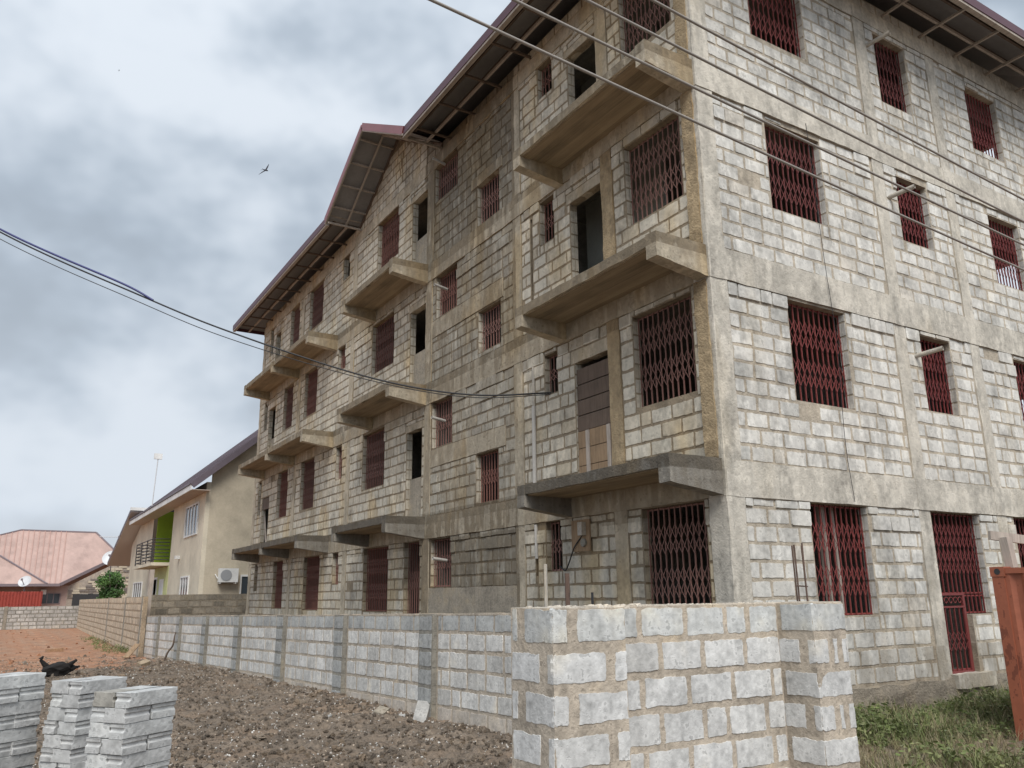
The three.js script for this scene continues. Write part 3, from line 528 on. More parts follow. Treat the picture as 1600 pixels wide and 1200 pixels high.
// ---- roof: hipped sheet roof, open eaves with battens, gable over the third bay
{
  const O = 1.1, ye = E(11.42), x0 = -O, x1 = LB + O, z0 = O, z1 = -LA - O, hw = (x1 - x0) / 2, pitch = 0.44, yr = ye + hw * pitch, xm = (x0 + x1) / 2, r0 = z0 - hw, r1 = z1 + hw;
  const roof = sub('roof', building);
  const under = new GB(), top = new GB();
  const gs0 = 8.94, gs1 = 14.76, ym = 13.12;
  const both = (a, b, c, d) => { const up = (p, k) => [p[0], p[1] + k, p[2]]; if (d) { under.quad(a, b, c, d); top.quad(up(a, .02), up(b, .02), up(c, .02), up(d, .02)); } else { under.tri(a, b, c); top.tri(up(a, .02), up(b, .02), up(c, .02)); } };
  // long slope is cut where the gable stands
  const yy = (x) => ye + (x - x0) * pitch;
  both([x0, ye, z0], [x0, ye, -gs0], [2.9, yy(2.9), -11.85], [2.9, yy(2.9), z0 - 4.0]);
  both([x0, ye, -gs1], [x0, ye, z1], [2.9, yy(2.9), z1 + 4.0], [2.9, yy(2.9), -11.85]);
  both([2.9, yy(2.9), z0 - 4.0], [2.9, yy(2.9), z1 + 4.0], [xm, yr, r1], [xm, yr, r0]);
  both([x1, ye, z1], [x1, ye, z0], [xm, yr, r0], [xm, yr, r1]);
  both([x0, ye, z0], [x1, ye, z0], [xm, yr, r0]); both([x1, ye, z1], [x0, ye, z1], [xm, yr, r1]);
  const ap = E(ym), gm = (gs0 + gs1) / 2, xi = 4.2;
  both([-O, ye, -gs0], [-O, ap, -gm], [xi, ap, -gm], [xi, ye, -gs0]); both([-O, ap, -gm], [-O, ye, -gs1], [xi, ye, -gs1], [xi, ap, -gm]);
  under.mesh('sheet_underside', mat.sheetUnder, roof); top.mesh('roof_sheets', mat.roofRed, roof);
  // fascias
  const fas = (a, b, m = mat.maroon) => { new GB().beam(a, b, 0.035, 0.21).mesh('fascia_board', m, roof); };
  const yf = E(11.38);
  fas([x0 - 0.02, yf, z0 + 0.02], [x0 - 0.02, yf, -gs0 + 0.06]); fas([x0 - 0.02, yf, -gs1], [x0 - 0.02, yf, z1]); fas([x0, yf, z0 + 0.02], [x1, yf, z0 + 0.02]); fas([x1 + 0.02, yf, z0], [x1 + 0.02, yf, z1]); fas([x0, yf, z1 - 0.02], [x1, yf, z1 - 0.02]);
  const gv = (za, ya, zb, yb) => { fas([-O - 0.045, ya - 0.03, za], [-O - 0.045, yb - 0.03, zb], mat.roofRed); new GB().beam([-O - 0.03, ya - 0.15, za], [-O - 0.03, yb - 0.15, zb], 0.05, 0.05).mesh('fascia_batten', mat.timberPale, roof); };
  gv(-gs0 + 0.05, ye, -gm, ap); gv(-gs1 - 0.05, ye, -gm, ap);
  const bat = (a, b, w = 0.05, h = 0.06, m = mat.timberPale) => new GB().beam(a, b, w, h).mesh('eaves_batten', m, roof);
  const yb = E(11.26);
  bat([x0 + 0.03, yb - 0.01, z0 - 0.02], [x0 + 0.03, yb - 0.01, -gs0], 0.1, 0.07); bat([x0 + 0.03, yb - 0.01, -gs1], [x0 + 0.03, yb - 0.01, z1], 0.1, 0.07); bat([x0, yb - 0.01, z0 - 0.03], [x1, yb - 0.01, z0 - 0.03], 0.1, 0.07);
  bat([-0.45, yb + 0.05, z0 - 0.6], [-0.45, yb + 0.05, -gs0]); bat([-0.45, yb + 0.05, -gs1], [-0.45, yb + 0.05, z1]); bat([x0 + 0.6, yb + 0.05, 0.45], [x1, yb + 0.05, 0.45]);
  for (let s = -0.3; s < LA + 0.9; s += 1.25) if (s < gs0 || s > gs1) bat([x0, yb + 0.01, -s], [0.1, yb + 0.01, -s], 0.045, 0.05, mat.timberDark);
  for (let x = 0.4; x < LB + 1; x += 1.25) bat([x, yb + 0.01, -0.1], [x, yb + 0.01, z0], 0.045, 0.05);
  bat([x0, yb + 0.01, -gs1 + 0.12], [0.12, yb + 0.01, -gs1 + 0.12], 0.05, 0.06); bat([x0, yb + 0.26, -gs1 + 0.14], [0.12, yb + 0.26, -gs1 + 0.14], 0.05, 0.06); bat([x0, yb + 0.01, -gs0 - 0.05], [0.12, yb + 0.01, -gs0 - 0.05], 0.05, 0.06);
  // purlins under the sheets, as seen from the ground
  for (const x of [-0.8, -0.15]) { bat([x, yy(x) - 0.05, z0 - 0.3], [x, yy(x) - 0.05, -gs0], 0.05, 0.07, mat.timberDark); bat([x, yy(x) - 0.05, -gs1], [x, yy(x) - 0.05, z1 + 0.3], 0.05, 0.07, mat.timberDark); }
  for (const z of [0.8, 0.15]) bat([x0 + 0.3, ye + (z0 - z) * pitch - 0.05, z], [x1 - 0.3, ye + (z0 - z) * pitch - 0.05, z], 0.05, 0.07, mat.timberDark);
  for (const sgn of [0, 1]) {
    const za = sgn ? -gs1 : -gs0, y = (t) => lerp(ye, ap, t) - 0.06, z = (t) => lerp(za, -gm, t);
    for (const t of [0.18, 0.42, 0.66, 0.9]) bat([-O, y(t) - 0.03, z(t)], [0.05, y(t) - 0.03, z(t)], 0.045, 0.05);
    bat([-0.5, y(0) - 0.06, z(0)], [-0.5, y(1) - 0.06, z(1)], 0.05, 0.05); bat([-0.02, y(0) - 0.02, z(0)], [-0.02, y(1) - 0.02, z(1)], 0.05, 0.09, mat.timberDark);
  }
}
console.log('building done', blockList.length);

// ------------------------------------------------------------------ boundary walls of loose-jointed blocks
const tintW = () => { const t = rnd(); const b = t < 0.1 ? [0.63, 0.622, 0.60] : t < 0.6 ? [0.72, 0.715, 0.695] : [0.765, 0.762, 0.745]; const k = rr(0.94, 1.04); return b.map((c) => c * k); };
const tintGrey = () => { const k = rr(0.88, 1.05); return [0.50 * k, 0.505 * k, 0.49 * k]; };
function blockWall(group, list, mtl, limit, o) { // list: {F, r, tint}; nearest ones as parts, the rest joined
  const rest = newOut(); let n = 0;
  const cp = camera.position;
  for (const b of list) { const p = b.F.P((b.r[0] + b.r[1]) / 2, (b.r[2] + b.r[3]) / 2, 0); b.s = (b.r[1] - b.r[0]) * (b.r[3] - b.r[2]) / ((p[0] - cp.x) ** 2 + (p[1] - cp.y) ** 2 + (p[2] - cp.z) ** 2); }
  list.sort((a, b) => b.s - a.s);
  list.forEach((b, i) => { const out = i < limit ? newOut() : rest; blockArrays(b.F, ...b.r, rr(o.proud[0], o.proud[1]), o.jit, o.k, b.tint, out, b.w0 || 0); if (i < limit) add('block', arraysGeo(out), mtl, group); });
  if (rest.p.length) { const m = add('block_field', arraysGeo(rest), mtl, group); m.userData.kind = 'stuff'; }
}
function kindThing(n, l, c) { const o = thing(n, l, c); o.userData.kind = 'thing'; return o; }
const wallBox = (F, u0, u1, v0, v1, w0, w1) => { const g = new GB(); boxF(g, F, u0, u1, v0, v1, w0, w1); return g; };
{ // long wall in front of the building, stepping away to the left
  const p0 = [-2.30, 3.0], p1 = [-3.70, -26.0], l = Math.hypot(p1[0] - p0[0], p1[1] - p0[1]), d = [(p1[0] - p0[0]) / l, (p1[1] - p0[1]) / l], n = [d[1], -d[0]];
  const N = n[0] < 0 ? n : [-n[0], -n[1]], top = E(-0.165), slope = (-0.59 + 0.165) / l, F = wallFrame(p0, d, N, slope), v0 = -0.35;
  const W = kindThing('boundary_wall', 'long low wall of pale blocks with grey piers running along the unfinished building', 'wall');
  const g = wallBox(F, 0, l, v0, top - 0.004, -0.15, 0); g.mesh('mortar_bed', mat.wallMortar, W);
  const cap = new GB(); { let u = 0; while (u < l) { const s = rr(0.1, 0.5); boxF(cap, F, u, Math.min(l, u + s), top - 0.02, top + rr(0.0, 0.014), -0.152 - rr(0, .004), 0.004 + rr(0, .004)); u += s; } } cap.mesh('mortar_cap', mat.wallMortar, W);
  const zs = [-0.55, -3.86, -7.28, -10.6, -13.88, -17.02, -20.16, -23.25, -25.6], us = zs.map((z) => (z - p0[1]) / d[1]);
  const list = [], bare = us.map((u) => [u - 0.24, u + 0.24, -5, 5]);
  const ch = 0.262;
  for (const q of courses([0.02, l, top - ch * 7, top], bare, { ch, bl: 0.478, joint: 0.028, row: 1 })) { const row = Math.round((top - q[3]) / ch); list.push({ F, r: q, tint: row === 0 ? tintGrey() : row >= 5 ? tintW().map((c, k) => c * [0.84, 0.76, 0.68][k]) : tintW().map((c, k) => c * [0.98, 0.965, 0.94][k]) }); }
  for (const u of us) { // block-built piers, proud of the wall
    wallBox(F, u - 0.215, u + 0.215, v0, top + 0.004, -0.16, 0.085).mesh('pier', mat.postDark, W);
    for (let r = 0; r < 7; r++) { const v = top - (r + 1) * ch; list.push({ F, r: [u - 0.205, u + 0.205, v + 0.016, v + ch - 0.02], tint: tintGrey().map((c) => c * 0.85), w0: 0.085 }); }
  }
  const Fp = wallFrame([0, 0], [1, 0], [0, 1]);
  blockWall(W, list, mat.wallBlock, 300, { proud: [0.003, 0.009], jit: 0.014, k: 0.05 });
  // pier flanks facing the street
  for (const u of us) { const fl = new GB(); for (let r = 0; r < 7; r++) { const v = top - (r + 1) * ch; boxF(fl, F, u - 0.219, u - 0.21, v + 0.015, v + ch - 0.018, 0.008, 0.078); } fl.mesh('pier_flank', mat.postDark, W); }
}
{ // short wall with two piers, nearest the camera
  const W = kindThing('gate_wall', 'short white block wall between two projecting piers in the foreground', 'wall');
  const top = E(-0.082), ch = 0.252, v0 = -0.3, list = [];
  const Fw = wallFrame([-4.72, 3.13], [1, 0], [0, 1]);
  wallBox(Fw, 0, 2.0, v0, top - 0.006, -0.15, 0).mesh('mortar_bed', mat.wallMortar, W);
  for (const q of courses([0, 1.96, top - ch * 8, top], [], { ch, bl: 0.452, joint: 0.030, row: 1 })) list.push({ F: Fw, r: q, tint: Math.abs(q[3] - top) < 0.08 ? tintGrey().map((c) => c * 1.3) : tintW() });
  const pier = (x0, x1, z0, z1, tone) => { // faces towards the camera and towards the street
    const Ff = wallFrame([x0, z1], [1, 0], [0, 1]), Fl = wallFrame([x0, z1], [0, -1], [-1, 0]), Fr = wallFrame([x1, z1], [0, -1], [1, 0]);
    new GB().box(x0, x1, v0, top - 0.003, z0, z1).mesh('pier', mat.wallMortar, W);
    for (let r = 0; r < 8; r++) {
      const a = top - (r + 1) * ch + 0.022, b = top - r * ch - 0.03 * (r > 0), w = x1 - x0, dd = z1 - z0, t = r === 0 ? () => tintGrey().map((c) => c * 1.25) : tintW;
      const ca = tone ? (r % 2 ? [[0.0, w * 0.42], [w * 0.54, w * 0.7], [w * 0.82, w]] : [[0.0, w]]) : (r % 2 ? [[0.0, w * 0.72], [w * 0.82, w]] : [[0.0, w * 0.2], [w * 0.31, w]]);
      const cb = r % 2 ? [[0.0, dd * 0.17], [dd * 0.3, dd]] : [[0.0, dd * 0.68], [dd * 0.82, dd]];
      for (const [p, q] of ca) list.push({ F: Ff, r: [p === 0 ? -0.009 : p, q === w ? q + 0.009 : q, a, b], tint: t() });
      for (const [p, q] of cb) if (q - p > 0.05) { const p2 = p === 0 ? -0.009 : p; list.push({ F: Fl, r: [p2, q - 0.01, a, b], tint: t() }); if (tone) list.push({ F: Fr, r: [p2, q - 0.01, a, b], tint: t() }); }
    }
  };
  pier(-5.335, -4.735, 3.0, 3.52, 0); pier(-2.77, -2.37, 3.0, 3.49, 1);
  blockWall(W, list, mat.wallBlock, 300, { proud: [0.002, 0.007], jit: 0.013, k: 0.022 });
  // crumbs of mortar along the top
  const cr = new GB(); for (let i = 0; i < 150; i++) { const x = rr(-5.3, -2.4), s = rr(0.008, 0.026) * (x < -4.2 ? 1.25 : 0.75), z = x < -4.72 ? rr(3.1, 3.5) : rr(3.0, 3.11); const q = (a, b, c) => [x + a * s * rr(0.6, 1.3), top + b * s * 0.7, z + c * s * rr(0.6, 1.3)]; cr.hexa([q(-1, -.4, 1), q(1, -.4, 1), q(1, -.4, -1), q(-1, -.4, -1), q(-.5, .7, .5), q(.5, .8, .4), q(.4, .6, -.5), q(-.5, .5, -.4)]); }
  for (let x = -5.33; x < -2.4; x += 0.11) { const z1 = x < -4.75 ? 3.5 : x > -2.76 ? 3.47 : 3.115, z0 = 3.0; cr.box(x, x + 0.112, top - 0.012, top + rr(0.0, 0.008), z0, z1); }
  cr.mesh('mortar_cap', M([0.62, 0.56, 0.48], 1, { map: texT, bump: texBump, bs: 0.01 }), W);
  // starter bars and stub pipes standing behind the wall
  const bar = (n, x, z, e0, e1, r, m, dx = 0) => new GB().tube([x, e0, z], [x + dx, E(e1), z], r, 7).mesh(n, m, W);
  for (const [x, z, e, dx] of [[-2.20, 2.92, 0.43, -0.02], [-2.12, 2.97, 0.42, -0.06], [-2.06, 2.88, 0.45, 0], [-2.10, 2.82, 0.43, -0.03]]) bar('starter_bar', x, z, -0.2, e, 0.008, mat.steel, dx);
  new GB().beam([-2.26, E(0.06), 2.95], [-2.03, E(0.055), 2.87], 0.012, 0.012).mesh('stirrup', mat.steel, W);
  bar('stub_pipe', -4.78, 2.62, -0.2, 0.24, 0.014, mat.pvcDirty); bar('starter_bar', -4.56, 2.6, -0.2, 0.17, 0.02, mat.steel); bar('starter_bar', -4.33, 2.62, -0.2, 0.02, 0.011, mat.cableBlack);
}
function plainWall(name, label, p0, p1, t0, t1, tint, mortar, o = {}) {
  const l = Math.hypot(p1[0] - p0[0], p1[1] - p0[1]), d = [(p1[0] - p0[0]) / l, (p1[1] - p0[1]) / l]; let N = [d[1], -d[0]];
  const cx = camera.position.x - p0[0], cz = camera.position.z - p0[1]; if (N[0] * cx + N[1] * cz < 0) N = [-N[0], -N[1]];
  const F = wallFrame(p0, d, N, (t1 - t0) / l), W = kindThing(name, label, 'wall'); const v0 = -0.6;
  wallBox(F, 0, l, v0, t0 - 0.01, -0.15, 0).mesh('mortar_bed', mortar, W);
  const list = courses([0, l, t0 - 0.262 * (o.rows || 8), t0], (o.posts || []).map((u) => [u - 0.1, u + 0.1, -9, 9]), { ch: 0.262, bl: 0.48, joint: o.joint || 0.04 }).map((r) => ({ F, r, tint: tint() }));
  for (const u of o.posts || []) wallBox(F, u - 0.1, u + 0.1, v0, t0 + 0.02, -0.16, 0.03).mesh('pier', o.postMat || mat.postDark, W);
  blockWall(W, list, mat.wallBlock, o.limit || 0, { proud: [0.004, 0.012], jit: 0.02, k: 0.13 });
  return W;
}
plainWall('boundary_wall', 'older tan block wall continuing beyond the end of the long pale wall', [-3.85, -25.3], [-3.3, -60.6], E(0.12), E(0.08), () => { const k = rr(0.86, 1.08); return [0.62 * k, 0.515 * k, 0.39 * k]; }, mat.brownMortar, { posts: [0.25, 5.6, 13] });
plainWall('boundary_wall', 'low grey block wall at the back of the orange yard before the red-roofed house', [-3.2, -60.8], [-22, -60.9], E(-0.35), E(-0.42), () => { const k = rr(0.8, 1.08); return [0.56 * k, 0.53 * k, 0.49 * k]; }, mat.postDark, { posts: [4.6, 9.5], postMat: mat.render, rows: 7 });
plainWall('boundary_wall', 'dark mouldy block wall in front of the beige house, behind the long pale wall', [-3.25, -28], [9.5, -28], E(0.20), E(0.24), () => { const k = rr(0.55, 1.1); return [0.30 * k, 0.265 * k, 0.21 * k]; }, M([0.25, 0.215, 0.165], 1, { map: texT, bump: texBump, bs: 0.012 }), { limit: 80 });
{ const o = new GB(); o.beam([-3.55, -0.4, -26.4], [-3.5, E(1.12), -26.4], 0.16, 0.16); tag(o.mesh(numbered('wooden_post'), mat.timberPale, scene), 'grey wooden post standing where the tan wall meets the dark wall', 'post'); }

// ------------------------------------------------------------------ stacks of solid blocks, bottom left
{
  const fw = [0.5232, -0.8522], rt = [0.8522, 0.5232], toW = (X, D) => [camera.position.x + fw[0] * D + rt[0] * X, camera.position.z + fw[1] * D + rt[1] * X];
  const LU = 0.44, WU = 0.13, LV = 0.20, WV = 0.22, T = 0.0965;
  // a block laid flat: plain long sides, stepped groove along both ends
  const make = (L, Wd) => [0, 1, 2, 3].map((k) => {
    const prof = new THREE.Shape(), a = L / 2 - 0.004, t = T - 0.004, h = t * (k % 2 ? 0.5 : 0.56), q = 0.012;
    [[-a, 0], [a, 0], [a, h - 0.012], [a - q, h], [a - q, h + 0.012], [a - 0.003, h + 0.02], [a - 0.003, t], [-a, t], [-a + 0.003, t], [-a + 0.003, h + 0.02], [-a + q, h + 0.012], [-a + q, h], [-a, h - 0.012]].forEach(([x, y], i) => (i ? prof.lineTo(x, y) : prof.moveTo(x, y)));
    const g = new THREE.ExtrudeGeometry(prof, { depth: Wd - 0.016, bevelEnabled: true, bevelThickness: 0.004, bevelSize: 0.004, bevelOffset: -0.004, bevelSegments: 2, steps: 4 }); g.translate(0, 0, -(Wd - 0.016) / 2);
    const p = g.attributes.position; for (let i = 0; i < p.count; i++) { const x = p.getX(i), y = p.getY(i), z = p.getZ(i); p.setXYZ(i, x + 0.0035 * n3(x * 9 + k * 5, y * 9, z * 14), y + 0.003 * n3(x * 9, y * 9 + k * 7, z * 9), z + 0.0035 * n3(x * 14, y * 14, z * 9 + k * 3)); }
    g.computeVertexNormals(); boxUV(g); const uv = g.attributes.uv; for (let i = 0; i < uv.count; i++) uv.setXY(i, uv.getX(i) + k * 0.77, uv.getY(i) + k * 0.53); return g;
  });
  const U = make(LU, WU), V = make(LV, WV);
  const tones = [[0.60, 0.605, 0.595], [0.65, 0.655, 0.64], [0.57, 0.57, 0.56], [0.45, 0.43, 0.385]].map((c) => M(c, 0.95, { map: texT, bump: texBump, bs: 0.006 }));
  const ordinal = ['top', 'second', 'third', 'fourth', 'fifth', 'sixth'];
  const ang = 22 * Math.PI / 180;
  const stack = (X, D, top, name, lean, layers, seed) => {
    const r = rng(seed), [ox, oz] = toW(X, D);
    const rd = [fw[0] * Math.cos(ang) + rt[0] * Math.sin(ang), fw[1] * Math.cos(ang) + rt[1] * Math.sin(ang)], ld = [-rt[0] * Math.cos(ang) + fw[0] * Math.sin(ang), -rt[1] * Math.cos(ang) + fw[1] * Math.sin(ang)];
    const yaw = Math.atan2(-rd[1], rd[0]);
    for (let k = 0; k < layers; k++) {
      const y = top - (k + 1) * T, sh = lean * k * T;
      const spots = k % 2 === 0 ? [[LU / 2, WU / 2, 0, 'plain long side out'], [WV / 2, WU + LV / 2, 1, 'front left'], [WV * 1.5, WU + LV / 2, 1, 'rear left']]
        : [[WV / 2, LV / 2, 1, 'front right grooved end'], [WV * 1.5, LV / 2, 1, 'rear right grooved end'], [LU / 2, LV + WU / 2, 0, 'far left']];
      for (const [cr, cl, turn, where] of spots) {
        const o = new THREE.Mesh((turn ? V : U)[Math.floor(r() * 4)], tones[k === 0 && turn && cr < 0.15 && name === 'nearest' ? 3 : Math.floor(r() * 3)]);
        o.name = numbered('concrete_block'); scene.add(o);
        const j1 = (r() - 0.5) * 0.02, j2 = (r() - 0.5) * 0.02;
        o.position.set(ox + rd[0] * (cr + j1) + ld[0] * (cl + j2 + sh), y, oz + rd[1] * (cr + j1) + ld[1] * (cl + j2 + sh));
        o.rotation.y = yaw + (turn ? Math.PI / 2 : 0) + (r() - 0.5) * 0.04;
        if (k < 6) tag(o, `grey block, ${ordinal[k]} layer of the ${name} stack, ${where}`, 'block', `blocks of the ${name} stack`);
        else tag(o, `grey block low in the ${name} stack, below the sixth layer`, 'block', `lower blocks of the ${name} stack`);
      }
    }
  };
  stack(-2.555, 5.73, E(-0.594), 'nearest', 0.03, 13, 3);
  stack(-3.28, 6.55, E(-0.594), 'middle leaning', 0.07, 13, 5);
  stack(-3.88, 6.45, E(-0.549), 'leftmost', 0.03, 13, 8);
}
console.log('walls and stacks done');

// ------------------------------------------------------------------ neighbouring houses
const hm = {
  beige: M([0.56, 0.49, 0.375], 0.9, { map: texSoft, bump: texBump, bs: 0.002 }), beigeLit: M([0.68, 0.61, 0.48], 0.9, { map: texSoft, bump: texBump, bs: 0.002 }),  // front walls lighter, end wall darker: uneven light put into the paint colours
  green: M([0.30, 0.42, 0.035], 0.85, { map: texSoft }), white: M([0.78, 0.78, 0.76], 0.6, { map: texSoft }), glass: new THREE.MeshStandardMaterial({ color: new THREE.Color(0.05, 0.06, 0.07), roughness: 0.08 }),
  roofGrey: M([0.13, 0.105, 0.125], 0.5, { map: texSoft }), roofPink: M([0.50, 0.345, 0.295], 0.55, { map: texSoft }), pinkSeam: M([0.43, 0.26, 0.215], 0.55), black: M([0.03, 0.03, 0.032], 0.5), brownSoffit: M([0.44, 0.37, 0.31], 0.9), pinkWall: M([0.40, 0.29, 0.25], 0.9, { map: texSoft }), ridge: M([0.20, 0.16, 0.17], 0.6),
  stoneA: M([0.42, 0.36, 0.30], 1, { map: texT }), stoneB: M([0.22, 0.19, 0.17], 1, { map: texT }), redSheet: M([0.30, 0.045, 0.03], 0.7, { map: texRust }), dish: M([0.62, 0.63, 0.64], 0.5, { map: texSoft }),
};
function windowAt(parent, make, nPanes, m = hm.white) { // make(gb, a0, a1, b0, b1, w0, w1) in unit coordinates of the opening
  const w = sub('window', parent), f = new GB(); make(f, -0.04, 1.04, -0.05, 0.0, 0, 0.06); make(f, -0.04, 1.04, 1.0, 1.05, 0, 0.06); make(f, -0.04, 0.0, 0, 1, 0, 0.06); make(f, 1.0, 1.04, 0, 1, 0, 0.06);
  for (let i = 1; i < nPanes; i++) make(f, i / nPanes - 0.022, i / nPanes + 0.022, 0, 1, 0, 0.05);
  f.mesh('frame', m, w);
  for (let i = 0; i < nPanes; i++) { const g = new GB(); make(g, i / nPanes + 0.02, (i + 1) / nPanes - 0.02, 0, 1, 0.008, 0.02); g.mesh('pane', hm.glass, w); }
}
{ // two-storey beige house
  const X = -0.73, Z = -31.75, Z2 = -56, xr = 12, H = thing('beige_house', 'two storey beige house with dark pitched roof and green balcony recess', 'house');
  const yT = E(5.3);
  const part = (n, m, ...b) => new GB().box(...b).mesh(n, m, H);
  part('front_wall', hm.beigeLit, X, X + 0.2, -0.4, yT, -40.0, Z);               // bay nearest the viewer
  part('front_wall', hm.beigeLit, X + 0.002, X + 0.2, -0.4, E(1.75), -47.0, -40.002);
  // balcony recess, green inside
  part('recess_wall', hm.green, X + 1.6, X + 1.75, E(1.76), yT, -47, -40.1); part('recess_wall', hm.green, X + 0.21, X + 1.6, E(1.76), yT, -46.98, -46.8); part('recess_wall', hm.beigeLit, X + 0.21, X + 1.6, E(1.76), yT, -40.3, -40.005);
  part('green_bounce', M([0.52, 0.54, 0.26], 0.9, { map: texSoft }), X - 0.02, X, -0.4, E(1.76), -46.2, -40.0);  // added skin: green light bounced onto the lower wall, painted as colour
  part('balcony_floor', hm.beigeLit, X - 0.9, X + 1.6, E(1.78), E(1.95), -46.9, -40.2);
  part('end_wall', hm.beige, X + 0.2, xr, -0.4, yT, Z - 0.2, Z - 0.001);
  { // gable of the end wall
    const g = new GB(), z = Z - 0.003, zb = Z - 0.2; g.quad([X + 0.2, yT, z], [xr, yT, z], [6.5, E(11.9), z], [X + 0.2, E(5.85), z]); g.mesh('end_gable', hm.beige, H);
  }
  const roof = sub('roof', H), R = new GB(), sl = 0.87, xe = X - 0.75, ye = E(5.0), zf = Z + 0.55; // pitched towards the street
  const ry = (x) => ye + (x - xe) * sl;
  R.hexa([[xe, ye, zf], [6.5, ry(6.5), zf], [6.5, ry(6.5), -52], [xe, ye, -52], [xe, ye + 0.14, zf], [6.5, ry(6.5) + 0.14, zf], [6.5, ry(6.5) + 0.14, -52], [xe, ye + 0.14, -52]]); R.mesh('roof_sheets', hm.roofGrey, roof);
  const ft = new GB(); for (let z = zf - 0.4; z > -52; z -= 0.6) ft.beam([xe, ye + 0.16, z], [6.5, ry(6.5) + 0.16, z], 0.04, 0.03); ft.mesh('sheet_ribs', hm.roofGrey, roof);
  new GB().beam([xe - 0.03, ye - 0.06, zf], [xe - 0.03, ye - 0.06, -52], 0.05, 0.24).mesh('fascia_board', hm.white, roof);
  new GB().beam([xe - 0.06, ye + 0.12, zf], [xe - 0.06, ye + 0.12, -52], 0.08, 0.08).mesh('gutter', hm.roofGrey, roof);
  new GB().beam([xe, ye + 0.02, zf + 0.02], [6.5, ry(6.5) + 0.02, zf + 0.02], 0.04, 0.26).mesh('fascia_board', hm.roofGrey, roof);
  new GB().box(xe, X + 0.1, ye - 0.16, ye - 0.13, -52, zf - 0.02).mesh('soffit', hm.brownSoffit, roof);
  // lower far end: its roof falls away from the viewer, with a wide soffit over the street side
  { const g = new GB(), q = [[-47.0, 1.755], [-47.0, 5.3], [-50.9, 5.3], [-56.2, 3.75], [-56.2, -2.2], [-47.0, -2.2]].map(([z, e]) => [z, E(e)]);
    g.quad([X + 0.004, q[5][1], -47.0], [X + 0.004, q[1][1], -47.0], [X + 0.004, q[2][1], -50.9], [X + 0.004, q[5][1], -50.9]); g.quad([X + 0.004, q[5][1], -50.9], [X + 0.004, q[2][1], -50.9], [X + 0.004, q[3][1], -56.2], [X + 0.004, q[4][1], -56.2]); g.quad([X + 0.004, q[4][1], -56.2], [X + 0.004, q[3][1], -56.2], [X + 9, q[3][1], -56.2], [X + 9, q[4][1], -56.2]); g.mesh('wing_wall', hm.beigeLit, H);
    const r = (x0, x1, t0, t1, m, n) => { const w = new GB(), p = (x, z, e, t) => [x, E(e + t), z]; w.hexa([p(x0, -50.6, 5.62, t0), p(x1, -50.6, 5.62, t0), p(x1, -61.4, 2.55, t0), p(x0, -61.4, 2.55, t0), p(x0, -50.6, 5.62, t1), p(x1, -50.6, 5.62, t1), p(x1, -61.4, 2.55, t1), p(x0, -61.4, 2.55, t1)]); w.mesh(n, m, roof); };
    r(X - 0.95, X + 6, 0.0, 0.22, hm.roofGrey, 'wing_roof'); r(X - 0.93, X + 5.9, -0.05, -0.004, M([0.50, 0.48, 0.46], 0.9), 'wing_soffit');
    new GB().box(X - 0.98, X + 1.2, E(5.66), E(5.86), -50.75, -50.5).mesh('wing_fascia', hm.white, roof); }
  const onX = (z0, z1, e0, e1, x = X) => (g, a0, a1, b0, b1, w0, w1) => g.box(x - w1, x - w0 + 0.001, lerp(E(e0), E(e1), b0), lerp(E(e0), E(e1), b1), lerp(z0, z1, a0), lerp(z0, z1, a1));
  const onZ = (x0, x1, e0, e1, z) => (g, a0, a1, b0, b1, w0, w1) => g.box(lerp(x0, x1, a0), lerp(x0, x1, a1), lerp(E(e0), E(e1), b0), lerp(E(e0), E(e1), b1), z + w0 - 0.001, z + w1);
  windowAt(H, onX(-36.1, -33.15, 3.05, 4.45), 4); windowAt(H, onX(-36.0, -34.1, -0.6, 1.02), 3); windowAt(H, onX(-45.7, -43.4, -1.4, 1.12), 2); windowAt(H, onX(-52.9, -49.3, -0.3, 1.05), 4);
  windowAt(H, onZ(1.15, 2.6, -0.8, 1.0, Z), 2);
  const rail = sub('balcony_railing', H);
  for (let i = 0; i < 7; i++) { const e = 2.1 + i * 0.185; const g = new GB(); g.tube([X - 0.85, E(e), -46.7], [X - 0.85, E(e), -40.4], 0.028, 6); g.tube([X - 0.85, E(e), -46.7], [X, E(e), -46.7], 0.028, 6); g.tube([X - 0.85, E(e), -40.4], [X, E(e), -40.4], 0.028, 6); g.mesh('rail', hm.black, rail); }
  for (const z of [-46.7, -44.6, -42.5, -40.4]) new GB().beam([X - 0.85, E(1.9), z], [X - 0.85, E(3.25), z], 0.05, 0.05).mesh('post', hm.black, rail);
  part('wall_lamp', hm.white, X - 0.22, X, E(2.0), E(2.16), -37.3, -37.05);
  part('door', hm.white, X - 0.03, X + 0.01, -0.3, E(1.1), -42.6, -41.2);
}
{ // outdoor unit on the end wall of the beige house
  const A = thing('air_conditioner', 'white air conditioner unit on the end wall of the beige house', 'air conditioner'), z = -31.75;
  new GB().box(0.06, 0.9, E(0.74), E(1.36), z + 0.08, z + 0.42).mesh('casing', hm.white, A);
  const g = new GB(); g.tube([0.36, E(1.05), z + 0.42], [0.36, E(1.05), z + 0.44], 0.25, 20); g.mesh('fan_grille', M([0.28, 0.29, 0.30], 0.6), A);
  for (const x of [0.12, 0.8]) new GB().beam([x, E(0.7), z], [x, E(0.7), z + 0.45], 0.04, 0.04).mesh('bracket', hm.white, A);
  new GB().tube([0.04, E(0.9), z + 0.2], [-0.05, E(1.1), z + 0.02], 0.02, 6).mesh('pipe', hm.white, A);
}
